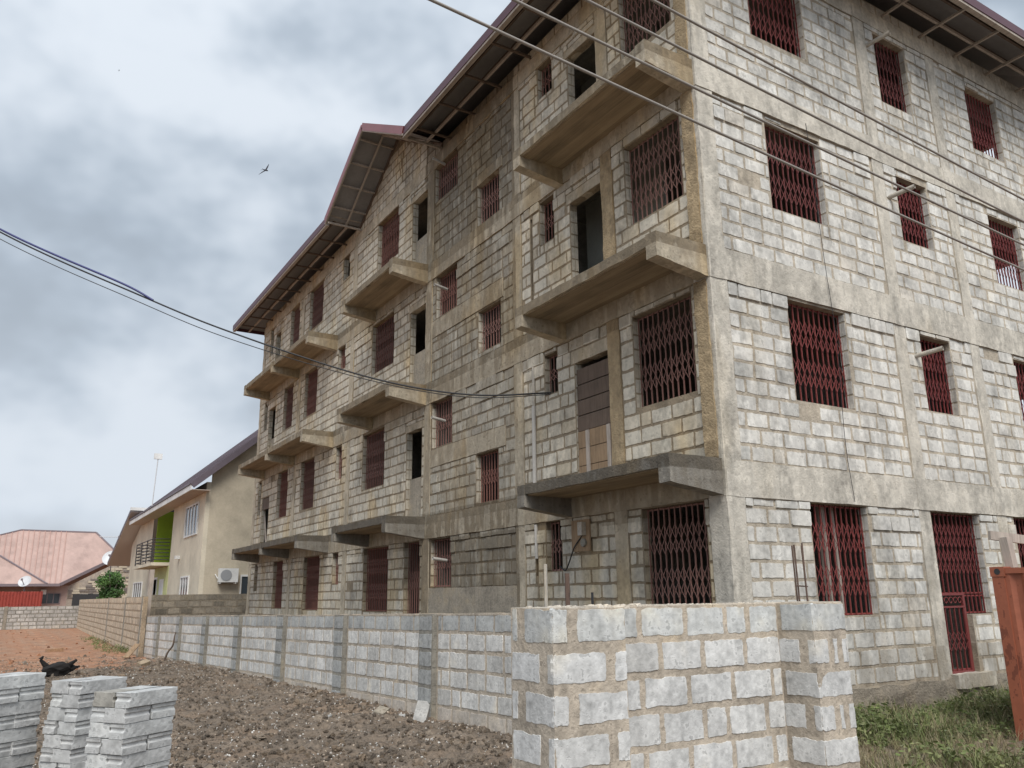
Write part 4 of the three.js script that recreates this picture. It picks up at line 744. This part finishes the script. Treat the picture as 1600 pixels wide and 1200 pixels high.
{ // wireless antenna on a mast
  const A = thing('roof_antenna', 'square white panel antenna on a thin mast above the beige house', 'antenna');
  new GB().tube([-1.48, E(5.0), -43], [-1.40, E(8.0), -43], 0.03, 6).mesh('mast', hm.dish, A); new GB().box(-1.62, -1.18, E(7.95), E(8.28), -43.06, -42.94).mesh('panel', hm.white, A);
}
{ // bungalow with pink sheet roof
  const H = thing('bungalow', 'bungalow with pale red sheet metal hip roof behind the back wall', 'house');
  const z0 = -75, z1 = -82.5, k = (x) => (x + 8.44) * 1.09 - 8.44;
  const eL = [-22, E(1.35), z0], eR = [-3.9, E(1.42), z0], rL = [k(-7.4), E(6.5), z1], rR = [k(-1.55), E(6.45), z1], cR = [k(0.4), E(4.2), -80.5], bR = [6, E(1.4), z1 - 7], bL = [-22, E(1.4), z1 - 7];
  const roof = sub('roof', H), g = new GB(); g.quad(eL, eR, rR, rL); g.quad(eR, [0.2, E(3.7), -77.5], cR, rR); g.quad(bR, bL, rL, rR); g.tri(bR, rR, cR); g.tri(eL, rL, bL); g.mesh('roof_sheets', hm.roofPink, roof);
  const ribs = new GB(); for (let i = 0; i <= 44; i++) { const t = i / 44, a = [lerp(eL[0], eR[0], t), lerp(eL[1], eR[1], t) + 0.03, z0], s = clamp((a[0] - rL[0] + 5.5) / (rR[0] - rL[0] + 7)); const b = [a[0] * 1 + (a[0] > -8 ? 0.6 : 0.2), 0, 0]; const f = a[0] < rL[0] ? clamp((a[0] - eL[0]) / (rL[0] - eL[0])) : 1; ribs.beam(a, [lerp(a[0], k(a[0]), f), lerp(a[1], E(6.5) + 0.03, f), lerp(z0, z1, f)], 0.05, 0.05); } ribs.mesh('sheet_ribs', hm.pinkSeam, roof);
  new GB().beam(rL, rR, 0.25, 0.14).mesh('ridge_cap', hm.ridge, roof); new GB().beam(rL, eL, 0.22, 0.12).mesh('hip_cap', hm.ridge, roof); new GB().beam(rR, cR, 0.22, 0.12).mesh('hip_cap', hm.ridge, roof);
  new GB().beam([eL[0], eL[1] - 0.08, z0], [eR[0], eR[1] - 0.08, z0], 0.06, 0.24).mesh('fascia_board', hm.ridge, roof); new GB().beam([eR[0], eR[1] - 0.05, z0 + 0.02], [0.25, E(3.65), -77.4], 0.06, 0.26).mesh('fascia_board', hm.ridge, roof);
  // lower hip in front, to the left
  const l = new GB(); l.quad([-22, E(1.3), -72.5], [-5.0, E(1.36), -72.5], [-8.7, E(3.75), -75.2], [-22, E(3.75), -75.2]); l.tri([-5.0, E(1.36), -72.5], [-5.0, E(1.4), -74.9], [-8.7, E(3.75), -75.2]); l.mesh('porch_roof', hm.roofPink, roof);
  new GB().beam([-22, E(1.25), -72.5], [-5, E(1.3), -72.5], 0.06, 0.22).mesh('fascia_board', hm.ridge, roof); new GB().beam([-5.0, E(1.4), -72.5], [-8.7, E(3.8), -75.2], 0.16, 0.1).mesh('hip_cap', hm.ridge, roof);
  new GB().box(-22, -3.2, -0.4, E(1.3), -76.2, -76).mesh('front_wall', hm.pinkWall, H);
  { // stone-faced gable wall on the right, laid in rough strips
    const w = new GB(); w.hexa([[-3.2, -0.4, -76], [2.5, -0.4, -76], [2.5, -0.4, -76.3], [-3.2, -0.4, -76.3], [-3.2, E(1.25), -76], [2.5, E(4.4), -76], [2.5, E(4.4), -76.3], [-3.2, E(1.25), -76.3]]); w.mesh('stone_wall', hm.stoneA, H);
    const a = new GB(), b = new GB(); for (let y = 0.2; y < 3.5; y += 0.19) for (let x = -3.15; x < 2.3;) { const s = rr(0.3, 0.8), lim = lerp(1.25, 4.4, (x + 3.2) / 5.7) - 0.25; if (y < lim && rnd() < 0.75) (rnd() < 0.55 ? a : b).box(x, x + s - 0.03, E(y), E(y + 0.16), -76, -75.95 + rr(0, 0.03)); x += s; }
    a.mesh('stone_strips', hm.stoneB, H).userData.kind = 'stuff'; b.mesh('stone_strips', hm.render || hm.beige, H).userData.kind = 'stuff';
    new GB().box(-2.75, -0.2, -0.3, E(0.55), -75.96, -75.9).mesh('doorway', hm.black, H);
  }
  windowAt(H, (g2, a0, a1, b0, b1, w0, w1) => g2.box(lerp(-5.2, -3.75, a0), lerp(-5.2, -3.75, a1), lerp(E(-0.2), E(0.6), b0), lerp(E(-0.2), E(0.6), b1), -76 + w0, -75.99 + w1), 3, hm.ridge);
  new GB().box(-5.25, -4.85, E(0.55), E(0.95), -75.98, -75.7).mesh('wall_unit', hm.white, H);
}
{ const g = new GB(); for (let i = 0; i < 40; i++) { const x = -14 + i * 0.215; g.hexa([[x, -0.3, -68], [x + 0.11, -0.3, -67.95], [x + 0.215, -0.3, -68], [x + 0.1, -0.3, -68.05], [x, E(0.72), -68], [x + 0.11, E(0.72 + 0.05 * Math.sin(i)), -67.95], [x + 0.215, E(0.72), -68], [x + 0.1, E(0.72), -68.05]]); } tag(g.mesh(numbered('sheet_metal_fence'), hm.redSheet, scene), 'rusty red corrugated metal fence in front of the pink-roofed bungalow', 'fence'); }
function dish(x, y, z, r, az, label, pole, x2) {
  const D = thing('satellite_dish', label, 'satellite dish'), pts = []; for (let i = 0; i <= 8; i++) pts.push(new THREE.Vector2(r * i / 8, 0.22 * r * (i / 8) ** 2));
  const g = new THREE.LatheGeometry(pts, 24); g.rotateX(Math.PI / 2 - 0.55); g.rotateY(az); g.translate(x, y, z); add('reflector', boxUV(g), hm.dish, D);
  new GB().tube([x, y - r * 0.3, z - 0.05], [x, pole, z - 0.35], 0.05, 6).mesh('pole', hm.ridge, D);
  const dx = Math.sin(az) * r * 1.1, dz = Math.cos(az) * r * 1.1; new GB().tube([x, y - r * 0.7, z + 0.1], [x + dx, y + r * 0.35, z + dz], 0.03, 5).mesh('feed_arm', hm.ridge, D); new GB().box(x + dx - 0.08, x + dx + 0.08, y + r * 0.35 - 0.08, y + r * 0.35 + 0.08, z + dz - 0.08, z + dz + 0.08).mesh('receiver', hm.ridge, D);
}
dish(-0.55, E(3.4), -70, 0.72, -0.35, 'large pale satellite dish above the tree beside the stone gable', -0.3); dish(-6.67, E(1.5), -70, 0.50, -0.5, 'smaller satellite dish low against the eaves of the bungalow', -0.3);
{ const A = thing('television_aerial', 'thin television aerial on a pole left of the beige house', 'aerial'); new GB().tube([-0.1, E(3.0), -71], [-0.1, E(5.4), -71], 0.03, 5).mesh('pole', hm.ridge, A); new GB().tube([-1.62, E(5.27), -71], [-0.05, E(5.31), -71], 0.025, 5).mesh('boom', hm.dish, A); for (let i = 0; i < 8; i++) new GB().tube([-1.6 + i * 0.2, E(5.27), -71.25], [-1.6 + i * 0.2, E(5.29), -70.75], 0.015, 4).mesh('element', hm.dish, A); }
// ------------------------------------------------------------------ foliage
const leafM = (c) => { const m = new THREE.MeshPhysicalMaterial({ roughness: 0.8, side: THREE.DoubleSide, transmission: 0.25, thickness: 0 }); m.color.setRGB(...c); return m; };
function leafCloud(out, c, r, n, size, r_) { for (let i = 0; i < n; i++) { const a = r_() * 6.283, u = r_() * 2 - 1, k = Math.cbrt(r_()), s = Math.sqrt(1 - u * u); const p = [c[0] + r[0] * k * s * Math.cos(a), c[1] + r[1] * k * u, c[2] + r[2] * k * s * Math.sin(a)]; const l = size * (0.6 + 0.8 * r_()), d = new THREE.Vector3(r_() - 0.5, r_() - 0.75, r_() - 0.5).normalize(), e = new THREE.Vector3(r_() - 0.5, r_() - 0.5, r_() - 0.5).cross(d).normalize(); const A = new THREE.Vector3(...p), B = A.clone().addScaledVector(d, l * 0.5).addScaledVector(e, l * 0.22), C = A.clone().addScaledVector(d, l), D = A.clone().addScaledVector(d, l * 0.5).addScaledVector(e, -l * 0.22); out.quad(A.toArray(), B.toArray(), C.toArray(), D.toArray()); } }
{
  const T = thing('leafy_tree', 'bushy green tree between the bungalow and the beige house', 'tree'), r_ = rng(77), cx = -0.95, cz = -65;
  const tr = new GB(); tr.tube([cx, -0.2, cz], [cx + 0.1, E(0.4), cz], 0.16, 8, false, 0.1); for (let i = 0; i < 7; i++) { const a = i * 0.9; tr.tube([cx + 0.1, E(0.1 + i * 0.12), cz], [cx + Math.cos(a) * 0.9, E(1.2 + (i % 3) * 0.4), cz + Math.sin(a) * 0.8], 0.06, 5, false, 0.02); } tr.mesh('trunk', hm.stoneB, T);
  const g1 = new GB(), g2 = new GB(); for (let i = 0; i < 46; i++) { const a = r_() * 6.283, rad = 1.05 * Math.sqrt(r_()), h = r_(); const w = 1 - 0.35 * h; leafCloud(i % 3 ? g1 : g2, [cx + Math.cos(a) * rad * w, E(-0.1 + h * 2.3) - rad * 0.25, cz + Math.sin(a) * rad * w], [0.36, 0.28, 0.36], 85, 0.2, r_); }
  g1.mesh('crown', leafM([0.055, 0.13, 0.025]), T); g2.mesh('crown_light', leafM([0.10, 0.20, 0.04]), T);
}
{ // weeds by the container, in front of the plinth, and along the foot of the tan wall
  const r_ = rng(99), blade = new THREE.BufferGeometry(); { const g = new GB(); for (let k = 0; k < 9; k++) { const a = k * 0.7 + r_(), ln = 0.10 + 0.13 * r_(), b = 0.06 + 0.09 * r_(), w = 0.004, c = Math.cos(a), s = Math.sin(a), ox = (r_() - .5) * 0.05, oz = (r_() - .5) * 0.05; const q = (t, sd) => [ox + c * b * t * t - s * w * sd * (1 - t * 0.85), ln * t, oz + s * b * t * t + c * w * sd * (1 - t * 0.85)]; for (let t = 0; t < 3; t++) g.quad(q(t / 3, -1), q(t / 3, 1), q((t + 1) / 3, 1), q((t + 1) / 3, -1)); } blade.copy(g.geo()); }
  const herb = new THREE.BufferGeometry(); { const g = new GB(); leafCloud(g, [0, 0.09, 0], [0.10, 0.085, 0.10], 48, 0.042, r_); herb.copy(g.geo()); }
  const put = (name, geo, cols, n, area, smin, smax, label) => { const m = new THREE.InstancedMesh(geo, leafM([1, 1, 1]), n), d = new THREE.Object3D(), c = new THREE.Color(); for (let i = 0; i < n; i++) { const [x, z, k] = area(i); d.position.set(x, soilH(x, z) - 0.01, z); d.rotation.set((r_() - .5) * 0.5, r_() * 6.28, (r_() - .5) * 0.5); d.scale.setScalar(lerp(smin, smax, r_()) * k); d.updateMatrix(); m.setMatrixAt(i, d.matrix); const q = cols[Math.floor(r_() * cols.length)], v = 0.7 + 0.6 * r_(); m.setColorAt(i, c.setRGB(q[0] * v, q[1] * v, q[2] * v)); } m.name = numbered(name); m.userData.kind = 'stuff'; tag(m, label, 'weeds'); scene.add(m); };
  const patch = () => { for (;;) { const x = lerp(-2.4, 7.5, r_()), z = lerp(0.12, 3.2, r_()), n = n3(x * 0.9, 2, z * 0.9); if (z > 2.9 && x < -1.5) continue; if (n + 0.45 * sstep(2.6, 0.6, z) - 0.25 * sstep(0.5, -1.5, x) > r_() * 0.6 - 0.12) return [x, z, 0.75 + 0.7 * sstep(-0.3, 0.5, n)]; } };
  const greens = [[0.15, 0.19, 0.055], [0.11, 0.145, 0.04], [0.20, 0.22, 0.085]], straw = [[0.30, 0.25, 0.14], [0.24, 0.19, 0.11], [0.36, 0.31, 0.19]];
  put('weeds', blade, [...greens, straw[0], straw[2]], 3400, patch, 0.7, 1.5, 'green weeds growing between the near wall and the plinth');
  put('weeds', herb, greens, 900, patch, 0.6, 1.7, 'small leafy weeds among the grass beside the orange container');
  put('dry_grass', blade, straw, 2600, () => [lerp(-2.4, 5, r_()), lerp(0.4, 3.4, r_()), 0.75], 0.6, 1.2, 'dry straw grass lying before the weeds at the right');
  put('weeds', herb, [...greens, straw[1]], 90, () => { const t = r_() ** 1.2; return [-3.85 - r_() ** 2 * 0.8, -27 - t * 16, 0.4 + r_()]; }, 0.5, 1.6, 'patchy weeds along the foot of the tan wall');
}
{ // churned rubble: clods and stone chips lying over the soil
  const r_ = rng(55), clodGeo = (k) => { const g = new THREE.IcosahedronGeometry(1, 2), p = g.attributes.position; for (let i = 0; i < p.count; i++) { const x = p.getX(i), y = p.getY(i), z = p.getZ(i), s = 1 + 0.6 * n3(x * 1.6 + k * 9, y * 1.6, z * 1.6) + 0.42 * n3(x * 3.4, y * 3.4 + k * 5, z * 3.4); p.setXYZ(i, x * s, y * s * 0.72, z * s); } g.computeVertexNormals(); return boxUV(g); };
  const put = (name, geo, m0, n, f, cols, label, cat) => { const m = new THREE.InstancedMesh(geo, m0, n), d = new THREE.Object3D(), c = new THREE.Color(); for (let i = 0; i < n; i++) { const [x, z, s] = f(); d.position.set(x, soilH(x, z) + s * 0.15, z); d.rotation.set(r_() * 6, r_() * 6, r_() * 6); d.scale.set(s * (0.8 + 0.5 * r_()), s * (0.7 + 0.5 * r_()), s * (0.8 + 0.5 * r_())); d.updateMatrix(); m.setMatrixAt(i, d.matrix); const q = cols[Math.floor(r_() * cols.length)], v = 0.8 + 0.4 * r_(); m.setColorAt(i, c.setRGB(q[0] * v, q[1] * v, q[2] * v)); } m.name = numbered(name); m.userData.kind = 'stuff'; tag(m, label, cat); scene.add(m); };
  const wallX = (z) => -2.30 - (3 - z) * 0.0483;
  const yard = () => { for (;;) { const z = lerp(1.5, -27, r_() ** 1.35), x = wallX(z) - 0.05 - (r_() ** 1.25) * 6.2; if (earthMask(x, z) < r_() * 1.2 && n3(x * 1.1, 12, z * 1.1) + 0.5 * n3(x * 3.7, 2, z * 3.7) > r_() * 0.9 - 0.55) return [x, z]; } };
  const soil = [[0.41, 0.335, 0.265], [0.36, 0.295, 0.235], [0.44, 0.34, 0.25], [0.31, 0.255, 0.205]];
  const cm = M([1, 1, 1], 1, { map: texSoil, bump: texSoilBump, bs: 0.02 });
  for (let k = 0; k < 3; k++) put('rubble', clodGeo(k), cm, 7000, () => { const [x, z] = yard(); const s = 0.006 + 0.026 * r_() ** 3 + (r_() < 0.022 ? 0.055 * r_() : 0); return [x, z, s]; }, soil, ['grey brown clods of soil strewn over the yard', 'small lumps of dark soil along the pale wall', 'loose crumbly earth between the stacks and the wall'][k], 'rubble');
  const chip = new THREE.IcosahedronGeometry(1, 0); { const p = chip.attributes.position; for (let i = 0; i < p.count; i++) { const x = p.getX(i), y = p.getY(i), z = p.getZ(i), s = 1 + 0.35 * n3(x * 3, y * 3, z * 3); p.setXYZ(i, x * s, y * s * 0.6, z * s * 0.8); } chip.computeVertexNormals(); boxUV(chip); }
  put('gravel', chip, M([1, 1, 1], 0.9), 9000, () => { const [x, z] = yard(); return [x, z, 0.006 + 0.013 * r_() ** 2]; }, [[0.48, 0.46, 0.43], [0.62, 0.60, 0.56], [0.36, 0.33, 0.30], [0.45, 0.37, 0.29]], 'pale gravel chips scattered on the rubble', 'gravel');
  put('rubble', clodGeo(5), M([1, 1, 1], 1, { map: texSoil }), 1100, () => { const z = lerp(-16, -58, r_() ** 1.5), x = lerp(-4, -16, r_() ** 0.7); return [x, z, 0.01 + 0.045 * r_() ** 3]; }, [[0.46, 0.22, 0.12], [0.38, 0.20, 0.12], [0.50, 0.30, 0.2]], 'orange clods scattered on the bare laterite yard', 'rubble');
  put('rubble', clodGeo(7), cm, 1400, () => [lerp(-2.3, 6, r_()), lerp(0.1, 3.3, r_()), 0.01 + 0.04 * r_() ** 3], soil, 'soil crumbs among the weeds by the plinth', 'rubble');
}
// ------------------------------------------------------------------ loose things on the ground
const looseMat = M([0.44, 0.43, 0.41], 1, { map: texT, bump: texBump, bs: 0.006 });
function looseBlock(x, z, l, w, h, rot, tilt, label, m = looseMat) { const g = rough(-l / 2, l / 2, 0, h, -w / 2, w / 2, 0.06, 0.006); const o = add(numbered('loose_block'), g, m); o.position.set(x, soilH(x, z) - 0.02, z); o.rotation.set(tilt[0], rot, tilt[1]); return tag(o, label, 'block'); }
looseBlock(-2.80, -3.75, 0.42, 0.2, 0.13, 0.9, [0.1, 0.7], 'pale solid block propped against a pier of the long wall');
looseBlock(-3.1, -4.6, 0.22, 0.18, 0.10, 0.7, [0.25, 0.15], 'broken half block lying near the long wall', mat.render); looseBlock(-2.95, -4.15, 0.2, 0.1, 0.05, 1.2, [0.1, 0.35], 'thin pale block fragment beside the broken half block');
looseBlock(-3.9, -4.7, 0.2, 0.08, 0.03, 0.9, [0, 0.05], 'flat pale chip of block in the middle of the rubble'); looseBlock(-4.6, -18.6, 0.3, 0.2, 0.18, 0.5, [0.3, 0.1], 'brownish stone near the far end of the long wall', mat.brownMortar); looseBlock(-6.2, -31, 0.6, 0.3, 0.16, 0.2, [0, 0.05], 'tan block lying alone on the orange yard', M([0.44, 0.27, 0.16], 1, { map: texT }));
{ const A = thing('charred_stump', 'black charred root lying behind the stacks of blocks', 'root'), c = M([0.012, 0.010, 0.009], 0.95, { bump: texBump, bs: 0.01 }), ox = -6.95, oz = -15.5, oy = soilH(ox, oz); const g = new THREE.IcosahedronGeometry(0.24, 3), p = g.attributes.position; for (let i = 0; i < p.count; i++) { const x = p.getX(i), y = p.getY(i), z = p.getZ(i), s = 1 + 0.5 * n3(x * 6, y * 6, z * 6); p.setXYZ(i, x * s * 1.3, y * s * 0.8, z * s); } g.computeVertexNormals(); g.translate(ox, oy + 0.12, oz); add('stump', boxUV(g), c, A);
  for (const [a, b, r] of [[[ox - 0.2, oy + 0.12, oz], [ox - 0.42, oy + 0.36, oz], 0.09], [[ox - 0.42, oy + 0.36, oz], [ox - 0.36, oy + 0.44, oz], 0.05], [[ox + 0.12, oy + 0.15, oz], [ox + 0.36, oy + 0.33, oz + 0.1], 0.08], [[ox + 0.2, oy + 0.1, oz], [ox + 0.45, oy + 0.17, oz], 0.07]]) new GB().tube(a, b, r, 7, false, r * 0.35).mesh('root', c, A); }
{ const c = new THREE.CatmullRomCurve3([[-3.72, 0.0, -20.6], [-3.66, 0.25, -20.5], [-3.55, 0.45, -20.4], [-3.5, 0.85, -20.3], [-3.42, 1.0, -20.2]].map((p) => new THREE.Vector3(...p))); tag(add(numbered('bent_stick'), boxUV(new THREE.TubeGeometry(c, 20, 0.03, 6)), mat.timberDark), 'bent dark stick leaning against the far part of the long wall', 'stick'); }
{ const o = new GB().beam([-4.4, -0.08, -24.2], [-3.95, 0.32, -25.0], 0.2, 0.03).mesh(numbered('plank'), mat.timberTan, scene); tag(o, 'short tan plank leaning on the end of the tan wall', 'plank'); }

// ------------------------------------------------------------------ shipping container and timber frame at the right edge
{
  const C = thing('shipping_container', 'orange red corrugated steel container at the right edge', 'container'), x = 2.3, z0 = 2.2, z1 = 8.2, y0 = -0.32, y1 = E(0.29), xr = 4.7;
  const pan = new GB(), D = 0.045; let z = z0 + 0.14; while (z < z1 - 0.2) { const a = z, b = a + 0.07, c = b + 0.05, d = c + 0.07, e = d + 0.05; pan.quad([x + 0.01, y0 + 0.12, a], [x + 0.01, y0 + 0.12, b], [x + 0.01, y1 - 0.08, b], [x + 0.01, y1 - 0.08, a]); pan.quad([x + 0.01, y0 + 0.12, b], [x + D, y0 + 0.12, c], [x + D, y1 - 0.08, c], [x + 0.01, y1 - 0.08, b]); pan.quad([x + D, y0 + 0.12, c], [x + D, y0 + 0.12, d], [x + D, y1 - 0.08, d], [x + D, y1 - 0.08, c]); pan.quad([x + D, y0 + 0.12, d], [x + 0.01, y0 + 0.12, e], [x + 0.01, y1 - 0.08, e], [x + D, y1 - 0.08, d]); z = e; }
  pan.mesh('side_panel', mat.container, C);
  new GB().box(x + 0.05, xr, y0 + 0.1, y1 - 0.03, z0 + 0.03, z0 + 0.09).mesh('end_panel', mat.container, C); new GB().box(x + 0.06, xr - 0.05, y1 - 0.05, y1 - 0.02, z0 + 0.05, z1 - 0.05).mesh('roof_panel', mat.container, C); new GB().box(xr - 0.04, xr, y0 + 0.1, y1 - 0.05, z0 + 0.1, z1 - 0.1).mesh('side_panel', mat.container, C); new GB().box(x + 0.05, xr, y0 + 0.1, y1 - 0.03, z1 - 0.09, z1 - 0.03).mesh('end_panel', mat.container, C);
  const rail = (n, ...b) => new GB().box(...b).mesh(n, mat.container, C);
  rail('corner_post', x - 0.004, x + 0.13, y0 + 0.12, y1 - 0.12, z0, z0 + 0.15); rail('corner_post', xr - 0.13, xr + 0.004, y0 + 0.12, y1 - 0.12, z0, z0 + 0.15); rail('top_rail', x - 0.002, x + 0.06, y1 - 0.085, y1 - 0.015, z0 + 0.17, z1 - 0.15); rail('bottom_rail', x - 0.002, x + 0.06, y0, y0 + 0.13, z0 + 0.17, z1 - 0.15);
  for (const [cx, cy] of [[x - 0.012, y1 - 0.12], [x - 0.012, y0], [xr - 0.15, y1 - 0.12], [xr - 0.15, y0]]) { const k = sub('corner_casting', C); new GB().box(cx, cx + 0.165, cy, cy + 0.12, z0 - 0.012, z0 + 0.168).mesh('casting', mat.container, k); new GB().tube([cx - 0.001, cy + 0.06, z0 + 0.08], [cx - 0.003, cy + 0.06, z0 + 0.08], 0.038, 14).mesh('hole', hm.black, k); }
}
{ const F = thing('timber_frame', 'weathered timber post and rail standing over the orange container', 'timber frame'), y = E(0.27); new GB().beam([2.52, y, 2.35], [2.5, E(0.66), 2.33], 0.10, 0.12).mesh('post', mat.timberPale, F); new GB().beam([2.35, E(0.69), 2.22], [5.0, E(0.36), 3.3], 0.05, 0.11).mesh('rail', mat.timberPale, F); new GB().beam([4.45, y, 3.1], [4.43, E(0.42), 3.08], 0.1, 0.1).mesh('post', mat.timberPale, F); }

// ------------------------------------------------------------------ wires and cables
function cable(name, a, b, sag, r, m, label, group, wob) { const pts = []; for (let i = 0; i <= 40; i++) { const t = i / 40; pts.push(new THREE.Vector3(lerp(a[0], b[0], t), lerp(a[1], b[1], t) - sag * 4 * t * (1 - t) + (wob ? wob(t) : 0), lerp(a[2], b[2], t))); } return tag(add(numbered(name), boxUV(new THREE.TubeGeometry(new THREE.CatmullRomCurve3(pts), 160, r, 7)), m), label, 'wire', group); }
{
  const lab = ['lowest of four overhead wires crossing before the building', 'second lowest of the four overhead wires crossing before the building', 'second highest of the four overhead wires crossing before the building', 'highest of the four overhead wires crossing before the building'];
  // two measured points per wire in the plane z = 4
  const W = [[-6.51, 3.76, -0.3, 3.38], [-5.87, 4.03, 0.66, 3.65], [-5.22, 4.30, 0.75, 3.95], [-4.56, 4.58, 0.85, 4.24]];
  W.forEach(([x0, y0, x1, y1], i) => { const s = (y1 - y0) / (x1 - x0), yAt = (x) => E(y0 + s * (x - x0)); cable('overhead_wire', [-24, yAt(-24), 4], [26, yAt(26), 4], 0.0, 0.0115, mat.wire, lab[i], 'overhead wires', (t) => { const x = lerp(-24, 26, t); return 0.0013 * (x - x0) * (x - x1); }); });
  // service cable to the first floor window
  const end = [0.02, E(3.70), -4.25], P = [[-9.6, 7.62, -16.6], [-9.29, 7.15, -10.01]];
  const pts = [[-12.6, 9.35, -11.6], [-9.29, 7.15, -10.01], [-6.82, 5.79, -8.5], [-5.33, 5.04, -7.58], [-2.67, 3.98, -5.95], [-1.21, 3.69, -5.06], [0.02, 3.70, -4.25]].map(([x, y, z]) => new THREE.Vector3(x, E(y), z));
  const c = new THREE.CatmullRomCurve3(pts);
  tag(add(numbered('service_cable'), boxUV(new THREE.TubeGeometry(c, 120, 0.016, 7)), mat.cableBlack), 'thick black service cable sagging to the first floor window', 'cable');
  const b = new THREE.CatmullRomCurve3([[-12.6, 9.37, -11.6], [-9.29, 7.17, -10.0], [-6.9, 5.86, -8.52], [-6.55, 5.66, -8.33]].map(([x, y, z]) => new THREE.Vector3(x, E(y) + (x > -6.6 ? 0.0 : 0.035), z)));
  tag(add(numbered('service_cable'), boxUV(new THREE.TubeGeometry(b, 60, 0.021, 7)), mat.cableBlue), 'blue sheathed cable above the thin service cable at the left', 'cable');
  const t2 = new THREE.CatmullRomCurve3(pts.map((p, i) => new THREE.Vector3(p.x, p.y - (i === 6 ? 0.03 : i > 3 ? 0.05 : 0.14 - 0.0 * i), p.z)));
  tag(add(numbered('service_cable'), boxUV(new THREE.TubeGeometry(t2, 120, 0.008, 6)), mat.cableBlack), 'thin black wire hanging just below the blue cable', 'cable');
}
// ------------------------------------------------------------------ birds
function bird(x, y, z, s, turn, label) {
  const B = thing('bird', label, 'bird'); B.position.set(x, y, z); B.rotation.set(0.5, turn, 0.9); B.scale.setScalar(s); const m = M([0.035, 0.035, 0.045], 0.9);
  const pts = [[0.0, -0.5], [0.035, -0.42], [0.085, -0.2], [0.1, 0.0], [0.075, 0.2], [0.07, 0.3], [0.05, 0.38], [0.0, 0.43]].map(([a, b]) => new THREE.Vector2(a, b)); const g = new THREE.LatheGeometry(pts, 12); g.rotateX(Math.PI / 2); add('body', boxUV(g), m, B);
  for (const k of [-1, 1]) { const w = new GB(); const a = [k * 0.06, 0.02, 0.14], b = [k * 0.06, 0.02, -0.12], c = [k * 0.5, 0.16, 0.12], d = [k * 0.46, 0.14, -0.1], e = [k * 1.0, 0.10, -0.28]; const dn = (p) => [p[0], p[1] - 0.02, p[2]]; w.quad(a, b, d, c); w.tri(c, d, e); w.quad(dn(a), dn(c), dn(d), dn(b)); w.tri(dn(c), dn(e), dn(d)); w.quad(a, c, dn(c), dn(a)); w.quad(b, dn(b), dn(d), d); w.mesh('wing', m, B); const t = new GB(); t.hexa([[0, 0, -0.42], [k * 0.06, 0, -0.42], [k * 0.16, 0, -0.78], [k * 0.07, 0, -0.62], [0, 0.012, -0.42], [k * 0.06, 0.012, -0.42], [k * 0.16, 0.012, -0.78], [k * 0.07, 0.012, -0.62]]); t.mesh('tail', m, B); }
}
console.log('all built');
bird(1.18, E(22.54), -32.92, 0.46, 0.5, 'dark bird gliding in the sky left of the gable');
bird(-4.53, E(50.54), -71.64, 0.16, 1.5, 'tiny distant bird high at the upper left');
scene.traverse((o) => { if (o.isMesh) { o.castShadow = true; o.receiveShadow = true; } });
renderer.render(scene, camera);
